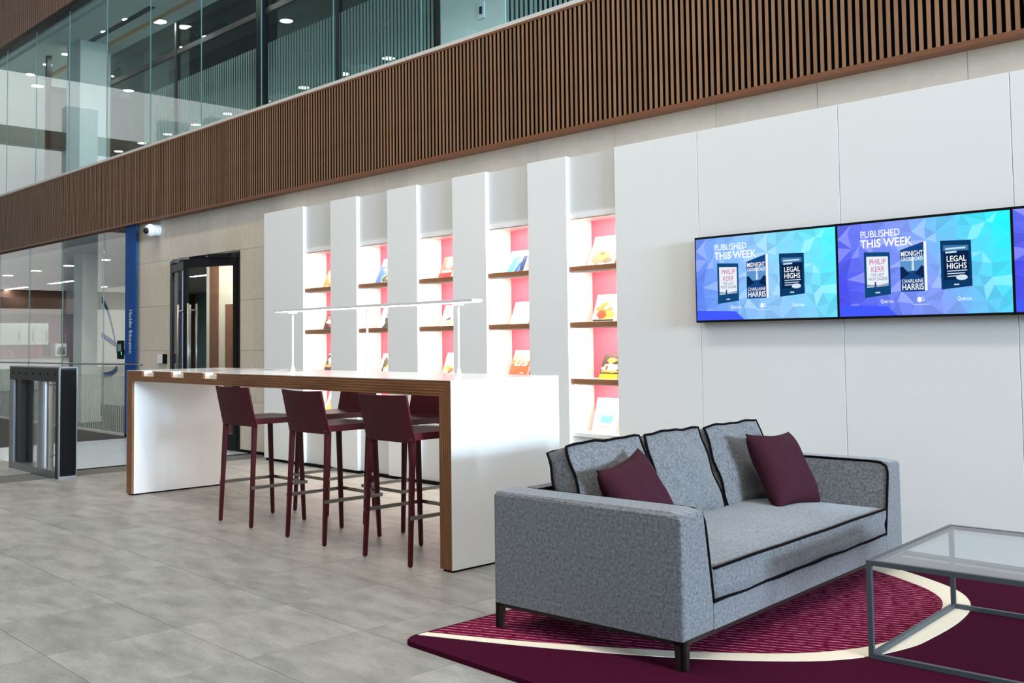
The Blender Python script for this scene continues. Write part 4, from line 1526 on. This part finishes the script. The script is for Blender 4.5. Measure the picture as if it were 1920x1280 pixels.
box('ceiling_grille', -17.0, -14.6, 6.75, 6.85, GC - 0.01, GC, M_blackmetal, w3)
box('ceiling_grille', -13.6, -11.8, 6.75, 6.85, GC - 0.01, GC, M_blackmetal, w3)
pw = box('wall_gallery_pier', -8.54, -7.5, IY - 0.02, IY + 0.3, 3.55, GC, M_plaster)
tag(pw, 'cream pier in the upper gallery beside the striped glass', 'wall', kind='structure')
sw = thing('wall_switch', (-7.86, IY - 0.024, 4.83), label='small light switch on the cream gallery pier', cat='switch')
box('plate', -0.05, 0.05, -0.008, 0.003, -0.09, 0.09, M_plastic, sw)
box('rocker', -0.02, 0.02, -0.014, -0.008, -0.04, 0.04, M_blackmetal, sw)
wr_ = box('wall_gallery_room', -12.2, -3, 10.2, 10.3, 3.55, GC, M_brown_wall)
tag(wr_, 'brown veneered wall behind the striped glass upstairs', 'wall', kind='structure')
wr2 = box('wall_gallery_pale', -7.4, -3, 8.6, 8.7, 3.55, GC, M_plaster)
tag(wr2, 'pale wall behind the frosted glass upstairs on the right', 'wall', kind='structure')


def column(x0, x1, y0, y1, z0, z1, label):
    t_ = thing('column', ((x0 + x1) / 2, (y0 + y1) / 2, z0), label=label, cat='column')
    hx, hy = (x1 - x0) / 2, (y1 - y0) / 2
    box('shaft', -hx, hx, -hy, hy, 0, z1 - z0, M_plaster, t_, bevel=0.01)
    box('base_trim', -hx - 0.008, hx + 0.008, -hy - 0.008, hy + 0.008, 0, 0.09, M_plaster, t_)


column(-17.55, -16.95, 6.62, 7.1, 3.552, GC - 0.002, 'white square column behind the gallery glass upstairs')
d2 = thing('door_2', (-18.35, 6.6, 3.55), label='dark framed glass door across the upper gallery', cat='door', kind='structure')
box('post', -0.04, 0.04, -0.04, 0.04, 0, GC - 3.552, M_blackmetal, d2)
box('header', -0.035, 0.035, 0.04, 0.80, 2.26, 2.36, M_blackmetal, d2)
box('post', -0.04, 0.04, 0.74, 0.815, 0, 2.26, M_blackmetal, d2)
box('glass_pane', -0.005, 0.005, 0.04, 0.74, 0.01, 2.26, M_glass_in, d2)
lamp_me = {}


def downlight(x_, y_, z_, r, label, grp):
    t_ = thing('downlight', (x_, y_, z_), label=label, cat='downlight', group=grp)
    if r not in lamp_me:
        b1 = bmesh.new()
        add_cyl(b1, (0, 0), r, r, -0.006, -0.001, 20)
        m1 = bpy.data.meshes.new('lens')
        b1.to_mesh(m1)
        b1.free()
        m1.materials.append(E_down)
        b2 = bmesh.new()
        add_tube(b2, [(1.06 * r * math.cos(2 * math.pi * k / 20), 1.06 * r * math.sin(2 * math.pi * k / 20), -0.004) for k in range(20)], 0.006, 6, True)
        m2 = bpy.data.meshes.new('bezel')
        b2.to_mesh(m2)
        b2.free()
        m2.materials.append(M_lampwhite)
        lamp_me[r] = (m1, m2)
    link_mesh('lens', lamp_me[r][0], None, t_)
    link_mesh('bezel', lamp_me[r][1], None, t_)


nth = ['first', 'second', 'third', 'fourth', 'fifth', 'sixth', 'seventh', 'eighth', 'ninth', 'tenth']
rows_up = [('row nearest the glass', 6.78, [-15.45, -16.3, -17.1, -18.0, -18.9, -19.8], 0.075),
           ('row before the partition', 7.20, [-13.0, -15.2, -20.6], 0.11),
           ('row behind the partition', 8.72, [-22.8, -19.8, -15.3, -13.85], 0.10),
           ('deepest row', 11.3, [-27.7, -26.25, -24.8, -23.35, -21.9, -20.4, -18.8, -17.3, -15.9, -14.5], 0.11)]
for rname, y_, xl_, r_ in rows_up:
    for i_, x_ in enumerate(sorted(xl_)):
        downlight(x_, y_, GC, r_, 'round upstairs ceiling downlight, %s from the left in the %s' % (nth[i_], rname), 'gallery downlights, %s' % rname)
# exit sign and ceiling bracket in the gallery
es = thing('exit_sign', (-17.6, 7.3, GC - 0.3), label='small hanging sign under the gallery ceiling', cat='sign')
box('plate', -0.15, 0.15, -0.01, 0.01, -0.09, 0.09, M_teal, es)
box('hanger', -0.005, 0.005, -0.005, 0.005, 0.09, 0.3, M_alu, es)

# ------------------------------------------------------------------ office glazing below the band
w2 = thing('window_2', (0, 0, 0), label='clear office glazing under the slatted band beside the blue banner', cat='window', kind='structure')
edges = [-22.1, -20.6, -19.1, -17.61, -16.13, -14.56, -13.76]
for a, b_ in zip(edges[:-1], edges[1:]):
    box('pane', a + 0.004, b_ - 0.004, 6.05, 6.062, 0.03, BZ0, M_glass_low, w2)
    box('pane_joint', b_ - 0.003, b_ + 0.003, 6.048, 6.064, 0.03, BZ0, joint_m, w2)
box('base_channel', -22.1, -13.42, 6.03, 6.08, 0.0, 0.03, M_cap, w2)
stripes = bmesh.new()
x_ = -22.0
while x_ < -13.8:
    add_box(stripes, x_, x_ + 0.035, 6.046, 6.049, 0.03, 0.83)
    x_ += 0.07
tag(bm_obj('frosted_stripes', stripes, M_frost2, w2), kind='stuff')
hr = thing('handrail', (-16.5, 5.98, 0), label='slim steel handrail in front of the office glass', cat='rail')
tube('rail', [(-3.5, 0, 0.985), (3.24, 0, 1.0), (3.28, 0, 0.995), (3.29, 0.06, 0.99)], 0.012, M_alu, hr)
for px in (-2.6, -0.1, 2.2):
    tube('bracket', [(px, 0.0, 0.99), (px, 0.068, 0.99)], 0.008, M_alu, hr)
# ------------------------------------------------------------------ blue banner
bn = thing('blue_banner', (-13.59, 6.03, 0), label='tall cobalt blue banner strip with white vertical lettering', cat='banner')
box('panel', -0.168, 0.168, 0.0, 0.02, 0.0, BZ0 - 0.002, M_blue, bn)
o = text_mesh('lettering', 'Hodder Education', 0.14, M_lettering, bn, 0, 0, 0.0015, width=0.60)
o.rotation_euler = (0, R(90), 0)
o.location = (-0.03, 0, 1.755)

# ------------------------------------------------------------------ double door
dr = thing('door_1', (0, 0, 0), label='black framed double glass door standing half open', cat='door', kind='structure')
jw = 0.055
bm = bmesh.new()
add_box(bm, DX0, DX0 + jw, YW - 0.012, YW + 0.13, 0, DZ)
add_box(bm, DX1 - jw, DX1, YW - 0.012, YW + 0.13, 0, DZ)
add_box(bm, DX0 + jw, DX1 - jw, YW - 0.012, YW + 0.13, DZ - 0.055, DZ)
bm_obj('door_frame', bm, M_blackmetal, dr)
box('floor_spring_plate', DX0 + 0.1, DX1 - 0.1, YW + 0.01, YW + 0.1, 0.0, 0.004, M_steel, dr)


def leaf(hx, ang, sgn):
    e = thing('door_leaf', (hx, YW + 0.0, 0))
    e.parent = dr
    e.rotation_euler = (0, 0, ang)
    w_ = 0.80
    X = lambda v_: sgn * v_
    def bb(nm, a, b_, z0, z1, m, y0=-0.022, y1=0.022, par=e):
        return box(nm, X(a), X(b_), y0, y1, z0, z1, m, par)
    bb('stile', 0.0, 0.055, 0.012, 2.30, M_blackmetal)
    bb('stile', w_ - 0.05, w_, 0.012, 2.30, M_blackmetal)
    bb('rail', 0.055, w_ - 0.05, 0.012, 0.20, M_blackmetal)
    bb('rail', 0.055, w_ - 0.05, 2.20, 2.30, M_blackmetal)
    bb('glass_pane', 0.055, w_ - 0.05, 0.20, 2.20, M_glass_low, -0.005, 0.005)
    for ys in (-1, 1):
        tube('pull_handle', [(X(w_ - 0.12), ys * 0.075, 0.55), (X(w_ - 0.12), ys * 0.075, 1.76)], 0.014, M_steel, e)
        tube('handle_fixing', [(X(w_ - 0.12), 0, 1.68), (X(w_ - 0.12), ys * 0.075, 1.68)], 0.010, M_steel, e)
    bb('door_closer', 0.10, 0.40, 2.305, 2.345, M_blackmetal, -0.055, 0.0)
    return e


leaf(DX0 + jw, R(-15), 1)
leaf(DX1 - jw, R(23), -1)
box('closer_arm', -11.95, -11.35, YW - 0.10, YW - 0.08, 2.33, 2.345, M_steel, dr)
box('closer_body', -11.75, -11.38, YW - 0.125, YW - 0.014, 2.27, 2.36, M_black, dr)

# ------------------------------------------------------------------ wall fittings
cd = thing('security_camera', (-12.86, YW, 2.80), label='white dome security camera on the stone wall under the slats', cat='camera')
bm = bmesh.new()
add_tube(bm, [(0, 0.0, 0), (0, -0.05, 0), (0, -0.10, -0.005)], 0.075, 20)
bm_obj('mount', bm, M_plastic, cd)
bm = bmesh.new()
bmesh.ops.create_uvsphere(bm, u_segments=20, v_segments=12, radius=0.085)
bmesh.ops.translate(bm, verts=bm.verts, vec=(0, -0.12, -0.008))
bm_obj('dome', bm, M_plastic, cd, smooth=True)
bm = bmesh.new()
bmesh.ops.create_uvsphere(bm, u_segments=18, v_segments=10, radius=0.045)
bmesh.ops.translate(bm, verts=bm.verts, vec=(0.02, -0.182, -0.018))
bm_obj('lens', bm, M_blackmetal, cd, smooth=True)
rd = thing('card_reader', (-12.72, YW, 1.075), label='white and black card reader on the stone wall beside the door', cat='card reader')
box('body', -0.12, 0.05, -0.03, 0, -0.055, 0.055, M_plastic, rd, bevel=0.004)
box('reader', 0.05, 0.12, -0.035, 0, -0.06, 0.065, M_black, rd, bevel=0.004)
rd2 = thing('access_reader', (-13.90, 6.044, 1.20), label='small black access panel on the glass beside the blue banner', cat='card reader')
box('body', -0.085, 0.085, -0.03, 0.004, -0.13, 0.13, M_black, rd2, bevel=0.006)
box('screen', -0.05, 0.05, -0.033, -0.03, -0.02, 0.08, M_teal, rd2)
box('status_light', 0.06, 0.075, -0.033, -0.03, -0.07, -0.03, E_dot, rd2)

# ------------------------------------------------------------------ office and kitchen behind the glass
oc_ = box('ceiling_office', -29, -9.6, YW + 0.21, 15, 2.80, 2.86, M_ceil)
tag(oc_, 'pale ceiling of the office behind the glass', 'ceiling', kind='structure')
ow = box('wall_kitchen', -28.9, -28.7, 6.3, 15, 0, 2.80, M_brown_wall)
tag(ow, 'brown veneered end wall behind the kitchen', 'wall', kind='structure')
ob = box('wall_office', -28.7, -9.6, 14.8, 15.0, 0, 2.80, M_teal)
tag(ob, 'pale teal back wall of the office', 'wall', kind='structure')
oe = box('wall_office_end', -9.6, -9.4, YW + 0.21, 15.0, 0, 2.80, M_plaster)
tag(oe, 'plain end wall of the office', 'wall', kind='structure')
column(-17.10, -16.73, 6.60, 6.93, 0.0, 2.798, 'white square column just behind the office glass')
KX = -28.0
kc = thing('wall_cabinet', (KX, 9.3, 1.30), label='white kitchen wall cabinets above the pink splashback', cat='cabinet')
box('carcass', -0.35, -0.02, -1.3, 0.84, 0, 0.58, M_cab, kc)
for a, b_ in ((-1.3, -0.6), (-0.595, 0.12), (0.125, 0.48), (0.485, 0.84)):
    d_ = box('door', -0.018, 0.0, a + 0.003, b_ - 0.003, 0.003, 0.577, M_cab, kc)
    tube('handle', [(0.02, b_ - 0.06, 0.1), (0.02, b_ - 0.06, 0.4)], 0.008, M_alu, d_)
kb = thing('base_cabinet', (KX, 9.4, 0.0), label='pale kitchen base cabinets with brown worktop', cat='cabinet')
box('carcass', -0.5, -0.02, -1.4, 1.3, 0.1, 0.94, M_cab, kb)
for k in range(4):
    box('door', -0.018, 0.0, -1.4 + k * 0.675 + 0.003, -1.4 + (k + 1) * 0.675 - 0.003, 0.12, 0.93, M_cab, kb)
box('worktop', -0.52, 0.03, -1.42, 1.32, 0.94, 0.985, M_counter, kb)
sb_ = box('splashback', KX - 0.5, KX - 0.47, 7.9, 10.15, 0.99, 1.30, M_splash)
tag(sb_, 'glossy pink mosaic splashback between the kitchen cabinets', 'splashback')
tc_ = thing('tall_cabinet', (KX, 10.75, 0), label='plum tall cabinet beside the kitchen counter', cat='cabinet')
box('carcass', -0.6, -0.4, -0.52, 0.7, 0.99, 2.1, M_plumwall, tc_)
for k in range(2):
    d_ = box('door', -0.398, -0.38, -0.52 + k * 0.61 + 0.003, -0.52 + (k + 1) * 0.61 - 0.003, 1.0, 2.09, M_plumwall, tc_)
    tube('handle', [(-0.365, -0.52 + (k + 1) * 0.61 - 0.1, 1.3), (-0.365, -0.52 + (k + 1) * 0.61 - 0.1, 1.6)], 0.008, M_silver, d_)
box('lower_body', -0.6, -0.4, -0.02, 0.7, 0.0, 0.99, M_plumwall, tc_)
cm = thing('coffee_machine', (KX + 0.02, 10.47, 0.985), label='white and black coffee machine on the kitchen counter', cat='coffee machine')
box('body', -0.35, 0.0, -0.15, 0.15, 0.0, 0.34, M_cab, cm, bevel=0.01)
box('bay', 0.0, 0.006, -0.09, 0.11, 0.04, 0.24, M_black, cm)
tube('arch', [(0.008, 0.11 * math.cos(R(a)), 0.06 + 0.2 * math.sin(R(a))) for a in range(0, 181, 15)], 0.01, M_silver, cm)
fg = thing('water_cooler', (KX + 0.3, 10.98, 0), label='slim black water cooler at the counter end', cat='water cooler')
box('body', -0.25, 0, -0.14, 0.14, 0, 1.25, M_black, fg, bevel=0.01)
box('front_panel', 0.0, 0.006, -0.02, 0.02, 0.9, 1.15, M_cab, fg)
tp = thing('kitchen_tap', (KX - 0.1, 9.15, 0.985), label='arched chrome kitchen tap by the sink', cat='tap')
tube('spout', [(0, 0.10 * math.cos(R(a)), 0.05 + 0.10 * math.sin(R(a))) for a in range(0, 181, 20)], 0.015, M_silver, tp)
cyl('base', (0, 0.10), 0.03, 0.03, 0, 0.05, M_silver, tp, 12)
bh = box('kitchen_bulkhead', KX - 0.6, KX + 0.02, 7.9, 11.6, 2.12, 2.55, M_brown_wall)
tag(bh, 'brown veneered bulkhead above the kitchen cabinets', 'bulkhead')
# ceiling lights of the office
for row, (y_, xs_) in enumerate(((9.28, (-24.8, -28.0)), (10.88, (-20.5, -23.5, -26.8)), (12.5, (-19.5, -22.5, -25.5)), (8.6, (-16.5, -14.0, -11.5)))):  # door-side row is added to brighten the dark office by the doors
    for i_, x_ in enumerate(sorted(xs_)):
        t_ = thing('linear_light', (x_, y_, 2.80), label='slim recessed office ceiling light, %s from the left in the %s row' % (nth[i_], ('nearest kitchen', 'middle', 'farthest', 'added door-side')[row]), cat='ceiling light', group='linear lights, row %d from the glass' % (row + 1))
        box('diffuser', -0.75, 0.75, -0.06, 0.06, -0.006, -0.001, E_lin, t_)
        box('trim', -0.77, 0.77, -0.075, 0.075, -0.004, 0.0, M_lampwhite, t_)
for i_, (x_, y_) in enumerate(((-13.6, 6.85), (-12.75, 6.85), (-11.9, 6.85))):  # added lamps, only to brighten the timber screen behind the doors
    downlight(x_, y_, 2.80, 0.101, 'round downlight added to brighten the screen behind the double door, %s from the left' % nth[i_], 'added downlights behind the double door')
for i_, x_ in enumerate((-22.9, -21.2, -19.5, -17.8)):
    downlight(x_, 7.42, 2.80, 0.10, 'round office downlight just behind the glass, %s from the left' % nth[i_], 'office downlights')
# back-of-office graphic wall seen past the column
gw = thing('graphic_wall', (-21.0, 9.0, 0), label='white office screen wall painted with curving blue ribbons', cat='screen wall')
box('panel', -1.3, 0.6, 0, 0.06, 0, 2.5, M_plaster, gw)
for pts, w_, m_ in (([(-0.9, 2.35), (-0.5, 2.1), (-0.2, 1.7), (0.1, 1.1)], 0.07, M_blue), ([(-0.9, 1.55), (-0.4, 1.4), (0.1, 1.25), (0.5, 1.1)], 0.06, M_blue), ([(-0.6, 0.62), (-0.2, 0.66), (0.1, 0.78)], 0.06, M_blue)):
    cr = cat_rom(pts, 8)
    q = [(p.x, p.y - w_) for p in cr] + [(p.x, p.y + w_) for p in cr][::-1]
    poly_patch('ribbon', q, 0.003, m_, gw)
# things seen through the open door
dp = thing('timber_screen', (-12.6, 7.5, 0), label='pale zebrano timber screen standing behind the open door', cat='screen')
box('board', -1.20, 0.9, 0, 0.05, 0, 2.78, M_zebra, dp)
box('end_post', -1.45, -1.20, -0.02, 0.07, 0, 2.78, M_counter, dp)
box('end_strip', -1.58, -1.45, 0.0, 0.05, 0, 2.78, M_plaster, dp)
box('low_post', -0.72, -0.56, -0.16, -0.06, 0, 1.84, M_counter, dp)

# ------------------------------------------------------------------ rest of the atrium (seen only in reflections) and added light blockers
wo = thing('wall_opposite', (0, 0, 0), label='opposite side of the atrium', cat='wall', kind='structure')
OY = -11.0
bm = bmesh.new()
for x_ in range(-44, 16, 6):
    add_box(bm, x_, x_ + 0.7, OY - 0.6, OY, 0, 12.0)
bm_obj('pier', bm, M_plaster, wo)
box('backdrop', -44, 18, OY - 4, OY - 3.9, 0, 12, M_dkbrown, wo)
rf = box('ceiling_shade', -41, -15, OY - 4, YW + 0.5, 12.0, 12.2, M_ceil_dk)  # unseen, added to block overhead light at the far left
tag(rf, 'unseen roof added to shade the far end of the atrium', 'ceiling', kind='structure')
for z_ in (2.9, 6.5, 10.0):
    box('floor_band', -44, 18, OY - 0.1, OY + 0.05, z_, z_ + 1.0, M_slat_rail, wo)
    box('slab', -44, 18, OY - 4, OY - 0.1, z_, z_ + 0.4, M_ceil, wo)
wu = box('wall_upper', -44, 18, YW + 0.3, YW + 0.5, 7.7, 12, M_teal)
tag(wu, 'upper storeys of the atrium above the picture', 'wall', kind='structure')
we = thing('wall_end', (0, 0, 0), label='far end of the atrium with tall glazing between white piers', cat='wall', kind='structure')
for y_ in (-11, -6.5, -2, 2.2):
    box('pier', -46, -45.4, y_, y_ + 1.4, 0, 12, M_plaster, we)
for z_ in (2.9, 6.5, 10.0):
    box('spandrel', -45.9, -45.5, -11, 6, z_, z_ + 0.8, M_slat_rail, we)
# unseen right-hand wall, added to cut low sky light to one wide window
wf = thing('wall_light_block', (0, 0, 0), label='unseen wall added to limit low daylight to a wide entrance window', cat='wall', kind='structure')
box('lower_wall', 26, 26.3, -11, YW, 0, 2.5, M_plaster, wf)
box('upper_wall', 26, 26.3, -11, YW, 6.1, 12, M_plaster, wf)
box('side_wall', 26, 26.3, -11, -4.6, 2.5, 6.1, M_plaster, wf)
box('side_wall', 26, 26.3, 4.6, YW, 2.5, 6.1, M_plaster, wf)
box('front_wall', 3.0, 26, YW, YW + 0.3, 0, 12, M_stone, wf)
box('opposite_wall', 18, 26, -11.3, -11, 0, 12, M_plaster, wf)
bpy.context.view_layer.update()
